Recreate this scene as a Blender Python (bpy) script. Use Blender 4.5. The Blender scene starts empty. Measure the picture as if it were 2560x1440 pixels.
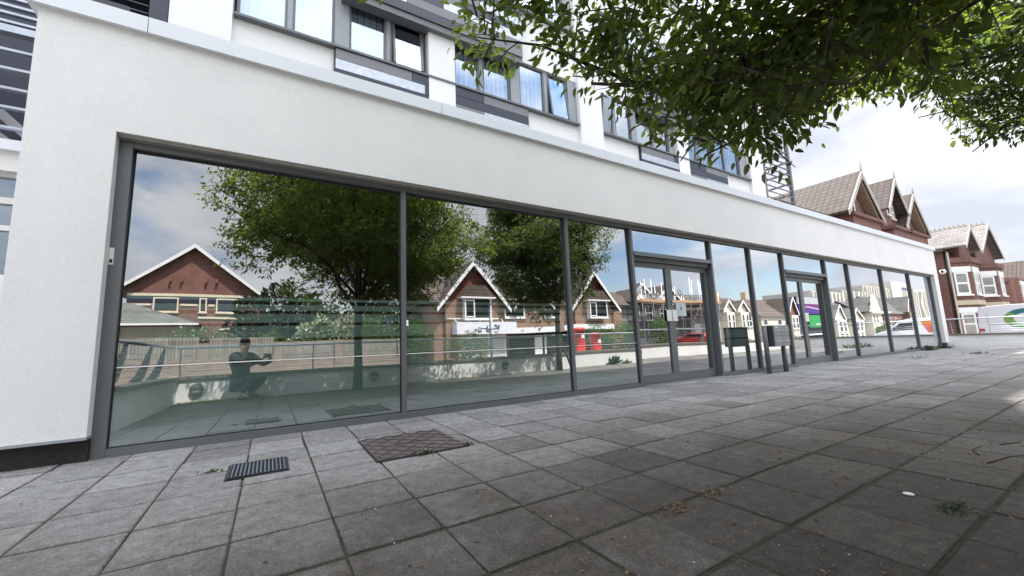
import bpy, bmesh, math, random
import numpy as np
from mathutils import Vector, Matrix
random.seed(7); RNG = np.random.default_rng(11)
SC = bpy.context.scene
COL = SC.collection
R = math.radians
# ------------------------------------------------------------------ camera
CAM = Vector((0.0, -4.304, 0.79))
yaw, pit, rol = R(30.38), R(7.45), R(-2.02)
fw = Vector((math.sin(yaw)*math.cos(pit), math.cos(yaw)*math.cos(pit), math.sin(pit)))
rt = Vector((math.cos(yaw), -math.sin(yaw), 0)); up = rt.cross(fw)
r2 = rt*math.cos(rol)+up*math.sin(rol); u2 = up*math.cos(rol)-rt*math.sin(rol)
cd = bpy.data.cameras.new('camera'); cam = bpy.data.objects.new('camera', cd); COL.objects.link(cam)
m = Matrix((r2, u2, -fw)).transposed().to_4x4(); m.translation = CAM
cam.matrix_world = m
cd.sensor_width = 36; cd.lens = 980.04/2560*36; cd.shift_x = 29.9/2560; cd.shift_y = 4.4/2560
cd.clip_start = 0.01; cd.clip_end = 3000
SC.camera = cam
# ------------------------------------------------------------------ light, sky, exposure
SUN_EL, SUN_AZ = R(61.6), R(19)          # azimuth measured from +Y towards +X: the sun is behind the building
sd = bpy.data.lights.new('sun', 'SUN'); sun = bpy.data.objects.new('sun', sd); COL.objects.link(sun)
sdir = Vector((math.cos(SUN_EL)*math.sin(SUN_AZ), math.cos(SUN_EL)*math.cos(SUN_AZ), math.sin(SUN_EL)))
sun.rotation_euler = sdir.to_track_quat('Z', 'Y').to_euler(); sun.location = (0, 30, 60)
sd.energy = 4.8; sd.angle = R(0.55); sd.color = (1, .955, .88)
W = bpy.data.worlds.new('World'); SC.world = W; W.use_nodes = True
wn = W.node_tree; wn.nodes.clear()
def wnode(t, **k):
    n = wn.nodes.new(t)
    for a, b in k.items(): setattr(n, a, b)
    return n
sky = wnode('ShaderNodeTexSky', sky_type='NISHITA', sun_disc=False, sun_elevation=SUN_EL, sun_rotation=SUN_AZ, air_density=1.0, dust_density=0.8)
tc = wnode('ShaderNodeTexCoord'); mp = wnode('ShaderNodeMapping')
mp.inputs['Scale'].default_value = (1.0, 1.0, 2.3); mp.inputs['Location'].default_value = (3.1, 1.7, .4)
n1 = wnode('ShaderNodeTexNoise'); n1.inputs['Scale'].default_value = 1.9; n1.inputs['Detail'].default_value = 9; n1.inputs['Roughness'].default_value = .56; n1.inputs['Distortion'].default_value = .25
n2 = wnode('ShaderNodeTexNoise'); n2.inputs['Scale'].default_value = 3.4; n2.inputs['Detail'].default_value = 8; n2.inputs['Roughness'].default_value = .55
cr = wnode('ShaderNodeValToRGB'); cr.color_ramp.elements[0].position = .36; cr.color_ramp.elements[1].position = .47
cr2 = wnode('ShaderNodeValToRGB'); cr2.color_ramp.elements[0].position = .34; cr2.color_ramp.elements[1].position = .64
cr2.color_ramp.elements[0].color = (3.9, 4.15, 4.75, 1); cr2.color_ramp.elements[1].color = (6.8, 7.0, 7.2, 1)
sg = wnode('ShaderNodeVectorMath', operation='SCALE'); sg.inputs['Scale'].default_value = 1.25
mx = wnode('ShaderNodeMix', data_type='RGBA'); bg = wnode('ShaderNodeBackground'); bg.inputs['Strength'].default_value = .1
wo = wnode('ShaderNodeOutputWorld'); L = wn.links.new
L(tc.outputs['Generated'], mp.inputs['Vector']); L(mp.outputs[0], n1.inputs['Vector']); L(mp.outputs[0], n2.inputs['Vector'])
L(n1.outputs['Fac'], cr.inputs['Fac']); L(n2.outputs['Fac'], cr2.inputs['Fac']); L(sky.outputs[0], sg.inputs[0])
L(cr.outputs['Color'], mx.inputs['Factor']); L(sg.outputs[0], mx.inputs['A']); L(cr2.outputs['Color'], mx.inputs['B'])
sz = wnode('ShaderNodeSeparateXYZ'); L(tc.outputs['Generated'], sz.inputs[0])
zr = wnode('ShaderNodeMapRange'); zr.inputs['From Min'].default_value = .42; zr.inputs['From Max'].default_value = .92; zr.inputs['To Min'].default_value = .95; zr.inputs['To Max'].default_value = 4.0; L(sz.outputs[2], zr.inputs['Value'])
zs = wnode('ShaderNodeVectorMath', operation='SCALE'); L(mx.outputs['Result'], zs.inputs[0]); L(zr.outputs[0], zs.inputs['Scale'])   # thick cloud is brighter overhead than at the horizon
L(zs.outputs[0], bg.inputs['Color']); L(bg.outputs[0], wo.inputs['Surface'])
vs = SC.view_settings; vs.view_transform = 'Standard'; vs.look = 'None'; vs.gamma = 1.0; vs.exposure = 1.08
vs.use_curve_mapping = False
cy = SC.cycles; cy.max_bounces = 10; cy.diffuse_bounces = 3; cy.glossy_bounces = 4; cy.transparent_max_bounces = 12; cy.transmission_bounces = 4
cy.caustics_reflective = False; cy.caustics_refractive = False; cy.use_denoising = True; cy.sample_clamp_indirect = 6
# ------------------------------------------------------------------ materials
MATS = {}
def newmat(name):
    mt = bpy.data.materials.new(name); mt.use_nodes = True; nt = mt.node_tree
    return mt, nt, nt.nodes['Principled BSDF']
def nod(nt, t, inp=None, **k):
    n = nt.nodes.new(t)
    for a, b in k.items(): setattr(n, a, b)
    for a, b in (inp or {}).items(): n.inputs[a].default_value = b
    return n
def mat(name, c, rough=.6, metal=0, var=.15, vs_=6.0, bump=0, bs=80, spec=.5, fine=0, fs=120, alpha_dirt=None):
    """base colour with cloudy variation, optional fine speckle and bump, object space"""
    if name in MATS: return MATS[name]
    mt, nt, b = newmat(name); l = nt.links.new
    b.inputs['Roughness'].default_value = rough; b.inputs['Metallic'].default_value = metal; b.inputs['Specular IOR Level'].default_value = spec
    t = nod(nt, 'ShaderNodeTexCoord')
    n = nod(nt, 'ShaderNodeTexNoise', {'Scale': vs_, 'Detail': 6.0, 'Roughness': .6}); l(t.outputs['Object'], n.inputs['Vector'])
    mr = nod(nt, 'ShaderNodeMapRange', {'From Min': .3, 'From Max': .7, 'To Min': 1-var, 'To Max': 1+var}); l(n.outputs['Fac'], mr.inputs['Value'])
    sc = nod(nt, 'ShaderNodeVectorMath', operation='SCALE'); sc.inputs[0].default_value = c; l(mr.outputs[0], sc.inputs['Scale'])
    out = sc.outputs[0]
    if fine:
        f = nod(nt, 'ShaderNodeTexNoise', {'Scale': float(fs), 'Detail': 3.0}); l(t.outputs['Object'], f.inputs['Vector'])
        fr = nod(nt, 'ShaderNodeMapRange', {'From Min': .3, 'From Max': .7, 'To Min': 1-fine, 'To Max': 1+fine}); l(f.outputs['Fac'], fr.inputs['Value'])
        s2 = nod(nt, 'ShaderNodeVectorMath', operation='SCALE'); l(out, s2.inputs[0]); l(fr.outputs[0], s2.inputs['Scale']); out = s2.outputs[0]
    l(out, b.inputs['Base Color'])
    if name == 'white_render':
        mpn = nod(nt, 'ShaderNodeMapping'); mpn.inputs['Scale'].default_value = (2.2, 2.2, .35); l(t.outputs['Object'], mpn.inputs['Vector'])
        sn = nod(nt, 'ShaderNodeTexNoise', {'Scale': 1.0, 'Detail': 7.0, 'Roughness': .7}); l(mpn.outputs[0], sn.inputs['Vector'])
        sr_ = nod(nt, 'ShaderNodeMapRange', {'From Min': .35, 'From Max': .75, 'To Min': 1.008, 'To Max': .975}); l(sn.outputs['Fac'], sr_.inputs['Value'])
        s4 = nod(nt, 'ShaderNodeVectorMath', operation='SCALE'); l(out, s4.inputs[0]); l(sr_.outputs[0], s4.inputs['Scale']); l(s4.outputs[0], b.inputs['Base Color'])
    if bump:
        bn = nod(nt, 'ShaderNodeTexNoise', {'Scale': float(bs), 'Detail': 4.0}); l(t.outputs['Object'], bn.inputs['Vector'])
        bp = nod(nt, 'ShaderNodeBump', {'Strength': float(bump), 'Distance': .01}); l(bn.outputs['Fac'], bp.inputs['Height']); l(bp.outputs[0], b.inputs['Normal'])
    MATS[name] = mt; return mt
def brickmat(name, c1, c2, cm, bw=.225, bh=.075, mortar=.012, rough=.85, axis='xz', bump=.5, off=.5, var=.25):
    """brick, tile or slate courses in object space. axis: xz walls use (x+y, z); 'y' roofs use (y, z); 'x' roofs use (x, z)"""
    if name in MATS: return MATS[name]
    mt, nt, b = newmat(name); l = nt.links.new
    b.inputs['Roughness'].default_value = rough
    t = nod(nt, 'ShaderNodeTexCoord'); s = nod(nt, 'ShaderNodeSeparateXYZ'); l(t.outputs['Object'], s.inputs[0])
    cb = nod(nt, 'ShaderNodeCombineXYZ')
    if axis == 'xz':
        a = nod(nt, 'ShaderNodeMath', operation='ADD'); l(s.outputs[0], a.inputs[0]); l(s.outputs[1], a.inputs[1]); l(a.outputs[0], cb.inputs[0])
    else: l(s.outputs[0 if axis == 'x' else 1], cb.inputs[0])
    l(s.outputs[2], cb.inputs[1])
    br = nod(nt, 'ShaderNodeTexBrick', {'Scale': 1.0, 'Mortar Size': mortar, 'Mortar Smooth': .2, 'Bias': 0.0, 'Brick Width': bw, 'Row Height': bh, 'Color1': (*c1, 1), 'Color2': (*c2, 1), 'Mortar': (*cm, 1)}, offset=off)
    l(cb.outputs[0], br.inputs['Vector'])
    n = nod(nt, 'ShaderNodeTexNoise', {'Scale': 1.3, 'Detail': 7.0, 'Roughness': .65}); l(t.outputs['Object'], n.inputs['Vector'])
    mr = nod(nt, 'ShaderNodeMapRange', {'From Min': .3, 'From Max': .7, 'To Min': 1-var, 'To Max': 1+var}); l(n.outputs['Fac'], mr.inputs['Value'])
    sc = nod(nt, 'ShaderNodeVectorMath', operation='SCALE'); l(br.outputs['Color'], sc.inputs[0]); l(mr.outputs[0], sc.inputs['Scale'])
    l(sc.outputs[0], b.inputs['Base Color'])
    inv = nod(nt, 'ShaderNodeMath', operation='SUBTRACT'); inv.inputs[0].default_value = 1; l(br.outputs['Fac'], inv.inputs[1])
    bp = nod(nt, 'ShaderNodeBump', {'Strength': bump, 'Distance': .02}); l(inv.outputs[0], bp.inputs['Height']); l(bp.outputs[0], b.inputs['Normal'])
    MATS[name] = mt; return mt
RENDER = mat('white_render', (.81, .80, .78), .9, var=.035, vs_=1.2, bump=.5, bs=160, fine=.09, fs=150)
RENDER2 = mat('upper_render', (.86, .85, .83), .9, var=.03, vs_=.8, bump=.25, bs=120, fine=.05)
COPING = mat('coping_metal', (.74, .76, .80), .38, var=.03, vs_=1.0)
FRAME = mat('frame_grey', (.135, .145, .15), .42, var=.06, vs_=3, spec=.5)
FRAME_L = mat('frame_light_grey', (.30, .32, .34), .5, var=.05)
RUBBER = mat('black_rubber', (.012, .012, .014), .5)
PLINTH = mat('black_plinth', (.018, .016, .015), .7, var=.5, vs_=25, bump=.8, bs=40)
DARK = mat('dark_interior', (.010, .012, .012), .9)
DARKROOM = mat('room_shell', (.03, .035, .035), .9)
STEEL = mat('brushed_steel', (.55, .56, .58), .3, 1.0, var=.05)
GALV = mat('galvanised_metal', (.42, .45, .50), .38, .75, var=.12, vs_=5)
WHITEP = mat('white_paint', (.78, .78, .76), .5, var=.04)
CREAMP = mat('cream_paint', (.72, .64, .47), .7, var=.06, vs_=2)
CREAMW = mat('cream_wall', (.72, .66, .54), .85, var=.07, vs_=1.2, bump=.2)
PALEW = mat('pale_wall', (.62, .56, .46), .85, var=.08, vs_=1.2, bump=.2)
BUFF = mat('buff_stone', (.52, .43, .32), .85, var=.1, vs_=2)
NAVY = mat('navy_panel', (.028, .032, .052), .38, var=.08)
GREYPN = mat('mid_grey_panel', (.19, .185, .195), .45, var=.06)
SILVER = mat('silver_panel', (.50, .53, .58), .35, .4, var=.16, vs_=9)
BLACKM = mat('black_metal', (.015, .015, .017), .4)
BRICK_R = brickmat('red_brick', (.22, .082, .058), (.155, .056, .042), (.23, .17, .14), var=.2)
BRICK_H = brickmat('dark_red_brick', (.19, .075, .058), (.13, .052, .042), (.16, .11, .09), var=.25)
BRICK_B = brickmat('boundary_brick', (.22, .15, .115), (.16, .11, .085), (.30, .27, .23), bw=.23, bh=.08, mortar=.014, var=.18)
BRICK_S = brickmat('brown_brick', (.30, .15, .09), (.20, .10, .065), (.30, .24, .19), var=.2)
TILE_Y = brickmat('brown_roof_tile', (.085, .062, .050), (.062, .046, .038), (.035, .022, .018), bw=.33, bh=.27, mortar=.035, axis='y', bump=1, off=.0)
TILE_X = brickmat('brown_roof_tile_front', (.125, .09, .072), (.095, .07, .058), (.045, .03, .025), bw=.33, bh=.27, mortar=.03, axis='x', bump=1)
SLATE_Y = brickmat('slate_roof', (.20, .18, .165), (.145, .13, .12), (.07, .06, .055), bw=.45, bh=.17, mortar=.012, axis='y', bump=.7)
SLATE_X = brickmat('dark_slate_roof', (.115, .11, .10), (.085, .08, .075), (.04, .04, .04), bw=.35, bh=.2, mortar=.012, axis='x', bump=.6)
TILE_G = brickmat('grey_roof_tile', (.155, .15, .135), (.115, .11, .10), (.06, .058, .052), bw=.36, bh=.17, mortar=.02, axis='x', bump=1)
HUNGTILE = brickmat('hung_tile', (.22, .075, .045), (.15, .055, .035), (.05, .02, .015), bw=.2, bh=.22, mortar=.02, axis='xz', bump=.9)
CONC = mat('concrete', (.36, .355, .34), .9, var=.14, vs_=1.5, bump=.4, fine=.1)
CONCD = mat('weathered_coping', (.17, .155, .13), .92, var=.28, vs_=3, bump=.6, fine=.15)
TIMBER = brickmat('fence_timber', (.27, .245, .21), (.20, .18, .155), (.07, .06, .05), bw=.12, bh=4.0, mortar=.012, off=0, bump=.7)
PLANK = mat('scaffold_plank', (.45, .28, .16), .8, var=.15)
ASPH = mat('asphalt', (.055, .055, .057), .9, var=.15, vs_=2, bump=.4, fine=.2, fs=90)
PAVE2 = mat('concrete_pavement', (.36, .35, .32), .9, var=.12, vs_=1.5, bump=.3)
BARK = mat('bark', (.058, .045, .036), .9, var=.35, vs_=14, bump=1, bs=40)
DARKGLASS = mat('dark_glass', (.012, .015, .018), .04, var=0, spec=.9)
RED = mat('pillar_box_red', (.55, .012, .012), .28, var=.06)
def glassmat(name, f0=.42, tint=(.62, .68, .66), gc=(.97, .98, 1)):
    mt = bpy.data.materials.new(name); mt.use_nodes = True; nt = mt.node_tree; nt.nodes.clear(); l = nt.links.new
    tr = nod(nt, 'ShaderNodeBsdfTransparent'); tr.inputs[0].default_value = (*tint, 1)
    gl = nod(nt, 'ShaderNodeBsdfGlossy'); gl.inputs['Roughness'].default_value = 0.0; gl.inputs['Color'].default_value = (*gc, 1)
    lw = nod(nt, 'ShaderNodeLayerWeight'); lw.inputs['Blend'].default_value = .5
    pw = nod(nt, 'ShaderNodeMath', operation='POWER'); pw.inputs[1].default_value = 1.5; l(lw.outputs['Facing'], pw.inputs[0])
    mr = nod(nt, 'ShaderNodeMapRange', {'From Min': 0.0, 'From Max': 1.0, 'To Min': f0, 'To Max': 1.0}); l(pw.outputs[0], mr.inputs['Value'])
    mx_ = nod(nt, 'ShaderNodeMixShader'); l(mr.outputs[0], mx_.inputs[0]); l(tr.outputs[0], mx_.inputs[1]); l(gl.outputs[0], mx_.inputs[2])
    # slight waviness of float glass
    t = nod(nt, 'ShaderNodeTexCoord'); n = nod(nt, 'ShaderNodeTexNoise', {'Scale': .55, 'Detail': 1.0}); l(t.outputs['Object'], n.inputs['Vector'])
    bp = nod(nt, 'ShaderNodeBump', {'Strength': .16, 'Distance': .02}); l(n.outputs['Fac'], bp.inputs['Height']); l(bp.outputs[0], gl.inputs['Normal'])
    o = nod(nt, 'ShaderNodeOutputMaterial'); l(mx_.outputs[0], o.inputs[0])
    return mt
GLASS = glassmat('coated_shopfront_glass', .40)
GLASS_UP = glassmat('upper_window_glass', .34, (.78, .85, .92), (.76, .85, .94))
def filmmat():
    mt, nt, b = newmat('frosted_film_mat'); l = nt.links.new
    b.inputs['Roughness'].default_value = .8
    t = nod(nt, 'ShaderNodeTexCoord'); n = nod(nt, 'ShaderNodeTexNoise', {'Scale': 2.0, 'Detail': 5.0}); l(t.outputs['Object'], n.inputs['Vector'])
    mr = nod(nt, 'ShaderNodeMapRange', {'To Min': .9, 'To Max': 1.1}); l(n.outputs['Fac'], mr.inputs['Value'])
    sc = nod(nt, 'ShaderNodeVectorMath', operation='SCALE'); sc.inputs[0].default_value = (.60, .79, .73); l(mr.outputs[0], sc.inputs['Scale']); l(sc.outputs[0], b.inputs['Base Color'])
    return mt
FILM = filmmat()
def leafmat(name, c, tr, seed=0., gloss=.35):
    mt = bpy.data.materials.new(name); mt.use_nodes = True; nt = mt.node_tree; nt.nodes.clear(); l = nt.links.new
    at = nod(nt, 'ShaderNodeAttribute', attribute_name='tone')
    mr = nod(nt, 'ShaderNodeMapRange', {'From Min': 0.0, 'From Max': 1.0, 'To Min': .55, 'To Max': 1.5}); l(at.outputs['Fac'], mr.inputs['Value'])
    s1 = nod(nt, 'ShaderNodeVectorMath', operation='SCALE'); s1.inputs[0].default_value = c; l(mr.outputs[0], s1.inputs['Scale'])
    s2 = nod(nt, 'ShaderNodeVectorMath', operation='SCALE'); s2.inputs[0].default_value = tr; l(mr.outputs[0], s2.inputs['Scale'])
    pb = nod(nt, 'ShaderNodeBsdfPrincipled'); pb.inputs['Roughness'].default_value = .5; pb.inputs['Specular IOR Level'].default_value = gloss; l(s1.outputs[0], pb.inputs['Base Color'])
    tl = nod(nt, 'ShaderNodeBsdfTranslucent'); l(s2.outputs[0], tl.inputs['Color'])
    ms = nod(nt, 'ShaderNodeMixShader'); ms.inputs[0].default_value = .42; l(pb.outputs[0], ms.inputs[1]); l(tl.outputs[0], ms.inputs[2])
    o = nod(nt, 'ShaderNodeOutputMaterial'); l(ms.outputs[0], o.inputs[0]); return mt
LEAF = leafmat('tree_leaf', (.024, .038, .018), (.34, .46, .06))
LEAF2 = leafmat('tree_leaf_dark', (.020, .033, .017), (.22, .32, .06))
HEDGE = leafmat('hedge_leaf', (.05, .10, .025), (.10, .18, .03))
GARDEN = leafmat('garden_tree_leaf', (.012, .020, .010), (.03, .045, .012))
BLOSSOM = leafmat('blossom', (.62, .62, .48), (.5, .5, .35))
DRY = leafmat('dry_leaf', (.22, .15, .08), (.2, .13, .06))
GRASSM = leafmat('weed_leaf', (.05, .075, .03), (.06, .10, .03))
# ------------------------------------------------------------------ mesh helpers
class MB:
    def __init__(s): s.v = []; s.f = []; s.m = []; s.sm = []
    def face(s, pts, mi=0, smooth=False):
        b = len(s.v); s.v += [tuple(p) for p in pts]; s.f.append(list(range(b, b+len(pts)))); s.m.append(mi); s.sm.append(smooth); return s
    def box(s, x0, x1, y0, y1, z0, z1, mi=0):
        if x0 > x1: x0, x1 = x1, x0
        if y0 > y1: y0, y1 = y1, y0
        if z0 > z1: z0, z1 = z1, z0
        b = len(s.v); s.v += [(x, y, z) for z in (z0, z1) for y in (y0, y1) for x in (x0, x1)]
        for q in ((0, 2, 3, 1), (4, 5, 7, 6), (0, 1, 5, 4), (2, 6, 7, 3), (0, 4, 6, 2), (1, 3, 7, 5)):
            s.f.append([b+i for i in q]); s.m.append(mi); s.sm.append(False)
        return s
    def prism(s, poly, axis, a0, a1, mi=0, caps=True):
        """poly: list of 2D points; axis 'y': poly in (x,z) extruded along y; 'x': poly in (y,z); 'z': poly in (x,y)"""
        P = lambda p, a: {'y': (p[0], a, p[1]), 'x': (a, p[0], p[1]), 'z': (p[0], p[1], a)}[axis]
        n = len(poly); b = len(s.v); s.v += [P(p, a0) for p in poly]+[P(p, a1) for p in poly]
        for i in range(n):
            j = (i+1) % n; s.f.append([b+i, b+j, b+n+j, b+n+i]); s.m.append(mi); s.sm.append(False)
        if caps:
            s.f.append([b+i for i in range(n)][::-1]); s.f.append([b+n+i for i in range(n)]); s.m += [mi, mi]; s.sm += [False, False]
        return s
    def tube(s, pts, rad, n=8, mi=0, caps=True, smooth=True):
        pts = [Vector(p) for p in pts]
        if not hasattr(rad, '__len__'): rad = [rad]*len(pts)
        b = len(s.v); ref = None
        for i, p in enumerate(pts):
            d = (pts[min(i+1, len(pts)-1)]-pts[max(i-1, 0)]).normalized()
            if ref is None: ref = Vector((0, 0, 1)) if abs(d.z) < .9 else Vector((1, 0, 0))
            a = d.cross(ref).normalized(); c = a.cross(d).normalized(); ref = c
            for k in range(n):
                t = 2*math.pi*k/n; q = p+(a*math.cos(t)+c*math.sin(t))*rad[i]; s.v.append(tuple(q))
        for i in range(len(pts)-1):
            for k in range(n):
                k2 = (k+1) % n; s.f.append([b+i*n+k, b+i*n+k2, b+(i+1)*n+k2, b+(i+1)*n+k]); s.m.append(mi); s.sm.append(smooth)
        if caps:
            s.f.append([b+k for k in range(n)][::-1]); e = b+(len(pts)-1)*n; s.f.append([e+k for k in range(n)]); s.m += [mi, mi]; s.sm += [False, False]
        return s
    def lathe(s, c, prof, n=20, mi=0, axis='z', a0=0, a1=2*math.pi):
        b = len(s.v); full = abs(a1-a0-2*math.pi) < 1e-6; m_ = n if full else n+1
        for r, h in prof:
            for k in range(m_):
                t = a0+(a1-a0)*k/n; u, w = r*math.cos(t), r*math.sin(t)
                s.v.append({'z': (c[0]+u, c[1]+w, c[2]+h), 'y': (c[0]+u, c[1]+h, c[2]+w), 'x': (c[0]+h, c[1]+u, c[2]+w)}[axis])
        for i in range(len(prof)-1):
            for k in range(n):
                k2 = (k+1) % m_; s.f.append([b+i*m_+k, b+i*m_+k2, b+(i+1)*m_+k2, b+(i+1)*m_+k]); s.m.append(mi); s.sm.append(True)
        return s
    def build(s, name, mats, parent=None, bevel=0):
        o0 = parent_loc(parent)
        me = bpy.data.meshes.new(name); me.from_pydata([(x-o0[0], y-o0[1], z-o0[2]) for x, y, z in s.v], [], s.f)
        if not isinstance(mats, (list, tuple)): mats = [mats]
        for q in mats: me.materials.append(q)
        me.polygons.foreach_set('material_index', s.m); me.polygons.foreach_set('use_smooth', s.sm); me.update()
        o = bpy.data.objects.new(name, me); COL.objects.link(o)
        if parent: o.parent = parent
        if bevel:
            bm = bmesh.new(); bm.from_mesh(me); bmesh.ops.remove_doubles(bm, verts=bm.verts, dist=1e-5)
            bmesh.ops.bevel(bm, geom=[e for e in bm.edges], offset=bevel, segments=1, affect='EDGES', clamp_overlap=True); bm.to_mesh(me); bm.free()
        return o
def parent_loc(p):
    x = y = z = 0.
    while p is not None: x += p.location.x; y += p.location.y; z += p.location.z; p = p.parent
    return (x, y, z)
def tag(o, label=None, cat=None, group=None, kind=None):
    if label: o['label'] = label
    if cat: o['category'] = cat
    if group: o['group'] = group
    if kind: o['kind'] = kind
    return o
def thing(name, loc, label, cat, group=None):
    o = bpy.data.objects.new(name, None); COL.objects.link(o); o.location = loc; o.empty_display_size = .2
    return tag(o, label, cat, group)
def struct(name, mb, m_): return tag(mb.build(name, m_), kind='structure')
def B(*a): return MB().box(*a)
def copytree(o, loc, label, name=None):
    c = o.copy(); COL.objects.link(c); c.location = loc; c['label'] = label
    def rec(s, d):
        for ch in list(s.children):
            k = ch.copy(); COL.objects.link(k); k.parent = d; rec(ch, k)
    rec(o, c); return c
# ------------------------------------------------------------------ ground
def gz(x): return -.06 if x < 14 else (-.06-(x-14)/14*.54 if x < 28 else -.6)
g = MB()
xs = [-900, -60, -8, 4, 14, 18, 22, 28, 60, 140, 900]
def sheet(y0, y1, dz):
    q = MB()
    for a, b_ in zip(xs[:-1], xs[1:]): q.face([(a, y0, gz(a)+dz), (b_, y0, gz(b_)+dz), (b_, y1, gz(b_)+dz), (a, y1, gz(a)+dz)])
    return q
struct('ground', sheet(-900, 900, -.012), mat('ground_tarmac', (.22, .21, .20), .95, var=.2, vs_=.6))
struct('road', sheet(-14.6, -7.6, -.008+.0), ASPH)
pv = MB()
def slabstrip(y0, y1, t=.11):
    q = MB()
    for a, b_ in zip(xs[:-1], xs[1:]):
        A = [(a, y0, gz(a)), (b_, y0, gz(b_)), (b_, y1, gz(b_)), (a, y1, gz(a))]
        q.face([(x, y, z+t-.02) for x, y, z in A])
        q.face([A[0], A[1], (A[1][0], y0, A[1][2]+t-.02), (A[0][0], y0, A[0][2]+t-.02)][::1])
        q.face([A[3], A[2], (A[2][0], y1, A[2][2]+t-.02), (A[3][0], y1, A[3][2]+t-.02)][::-1])
    return q
struct('pavement_near', slabstrip(-7.5, -5.15), PAVE2)
struct('pavement_far', slabstrip(-17.6, -14.7), PAVE2)
# terrace of 400 mm concrete slabs
def paving():
    mt, nt, b = newmat('terrace_slab'); l = nt.links.new
    b.inputs['Roughness'].default_value = .88; b.inputs['Specular IOR Level'].default_value = .3
    t = nod(nt, 'ShaderNodeTexCoord'); at = nod(nt, 'ShaderNodeAttribute', attribute_name='tone')
    big = nod(nt, 'ShaderNodeTexNoise', {'Scale': 1.1, 'Detail': 8.0, 'Roughness': .65}); l(t.outputs['Object'], big.inputs['Vector'])
    med = nod(nt, 'ShaderNodeTexNoise', {'Scale': 14.0, 'Detail': 8.0, 'Roughness': .72}); l(t.outputs['Object'], med.inputs['Vector'])
    fine = nod(nt, 'ShaderNodeTexNoise', {'Scale': 85.0, 'Detail': 6.0, 'Roughness': .85}); l(t.outputs['Object'], fine.inputs['Vector'])
    vor = nod(nt, 'ShaderNodeTexVoronoi', {'Scale': 42.0, 'Randomness': 1.0}); l(t.outputs['Object'], vor.inputs['Vector'])
    s = nod(nt, 'ShaderNodeSeparateXYZ'); l(t.outputs['Object'], s.inputs[0])
    # slabs turn browner and darker away from the building, less so towards the right
    brown_y = nod(nt, 'ShaderNodeMapRange', {'From Min': -.7, 'From Max': -3.0, 'To Min': 0.0, 'To Max': 1.0}); l(s.outputs[1], brown_y.inputs['Value'])
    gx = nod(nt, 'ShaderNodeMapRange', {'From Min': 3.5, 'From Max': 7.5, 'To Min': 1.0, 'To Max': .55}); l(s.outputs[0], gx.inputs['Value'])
    gg = nod(nt, 'ShaderNodeMath', operation='MULTIPLY'); l(brown_y.outputs[0], gg.inputs[0]); l(gx.outputs[0], gg.inputs[1])
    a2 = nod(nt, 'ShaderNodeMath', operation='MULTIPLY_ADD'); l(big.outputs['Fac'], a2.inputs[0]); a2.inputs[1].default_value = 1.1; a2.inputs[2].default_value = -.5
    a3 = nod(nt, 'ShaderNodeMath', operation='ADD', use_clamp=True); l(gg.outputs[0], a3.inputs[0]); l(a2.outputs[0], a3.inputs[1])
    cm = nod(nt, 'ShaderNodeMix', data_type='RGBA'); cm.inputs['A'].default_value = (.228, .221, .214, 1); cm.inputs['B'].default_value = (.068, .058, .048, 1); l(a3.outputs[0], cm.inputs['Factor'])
    tn = nod(nt, 'ShaderNodeMapRange', {'To Min': .74, 'To Max': 1.26}); l(at.outputs['Fac'], tn.inputs['Value'])
    mm = nod(nt, 'ShaderNodeMapRange', {'From Min': .3, 'From Max': .7, 'To Min': .62, 'To Max': 1.36}); l(med.outputs['Fac'], mm.inputs['Value'])
    ff = nod(nt, 'ShaderNodeMapRange', {'From Min': .3, 'From Max': .7, 'To Min': .35, 'To Max': 1.75}); l(fine.outputs['Fac'], ff.inputs['Value'])
    k1 = nod(nt, 'ShaderNodeMath', operation='MULTIPLY'); l(tn.outputs[0], k1.inputs[0]); l(mm.outputs[0], k1.inputs[1])
    k2 = nod(nt, 'ShaderNodeMath', operation='MULTIPLY'); l(k1.outputs[0], k2.inputs[0]); l(ff.outputs[0], k2.inputs[1])
    sc = nod(nt, 'ShaderNodeVectorMath', operation='SCALE'); l(cm.outputs['Result'], sc.inputs[0]); l(k2.outputs[0], sc.inputs['Scale'])
    # pale aggregate chips and lichen spots
    chip = nod(nt, 'ShaderNodeMapRange', {'From Min': .13, 'From Max': .05, 'To Min': 0.0, 'To Max': 1.0}); l(vor.outputs['Distance'], chip.inputs['Value'])
    vr = nod(nt, 'ShaderNodeMath', operation='GREATER_THAN'); vr.inputs[1].default_value = .72; l(vor.outputs['Color'], vr.inputs[0])
    ck = nod(nt, 'ShaderNodeMath', operation='MULTIPLY'); l(chip.outputs[0], ck.inputs[0]); l(vr.outputs[0], ck.inputs[1])
    m2 = nod(nt, 'ShaderNodeMix', data_type='RGBA'); l(ck.outputs[0], m2.inputs['Factor']); l(sc.outputs[0], m2.inputs['A']); m2.inputs['B'].default_value = (.36, .34, .31, 1)
    st = nod(nt, 'ShaderNodeTexNoise', {'Scale': 5.5, 'Detail': 10.0, 'Roughness': .8, 'Distortion': 1.2}); l(t.outputs['Object'], st.inputs['Vector'])
    sr = nod(nt, 'ShaderNodeMapRange', {'From Min': .66, 'From Max': .74, 'To Min': 0.0, 'To Max': .55}); l(st.outputs['Fac'], sr.inputs['Value'])
    m3 = nod(nt, 'ShaderNodeMix', data_type='RGBA'); l(sr.outputs[0], m3.inputs['Factor']); l(m2.outputs['Result'], m3.inputs['A']); m3.inputs['B'].default_value = (.40, .40, .40, 1)
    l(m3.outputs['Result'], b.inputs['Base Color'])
    bp = nod(nt, 'ShaderNodeBump', {'Strength': .55, 'Distance': .004}); l(fine.outputs['Fac'], bp.inputs['Height'])
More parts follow.
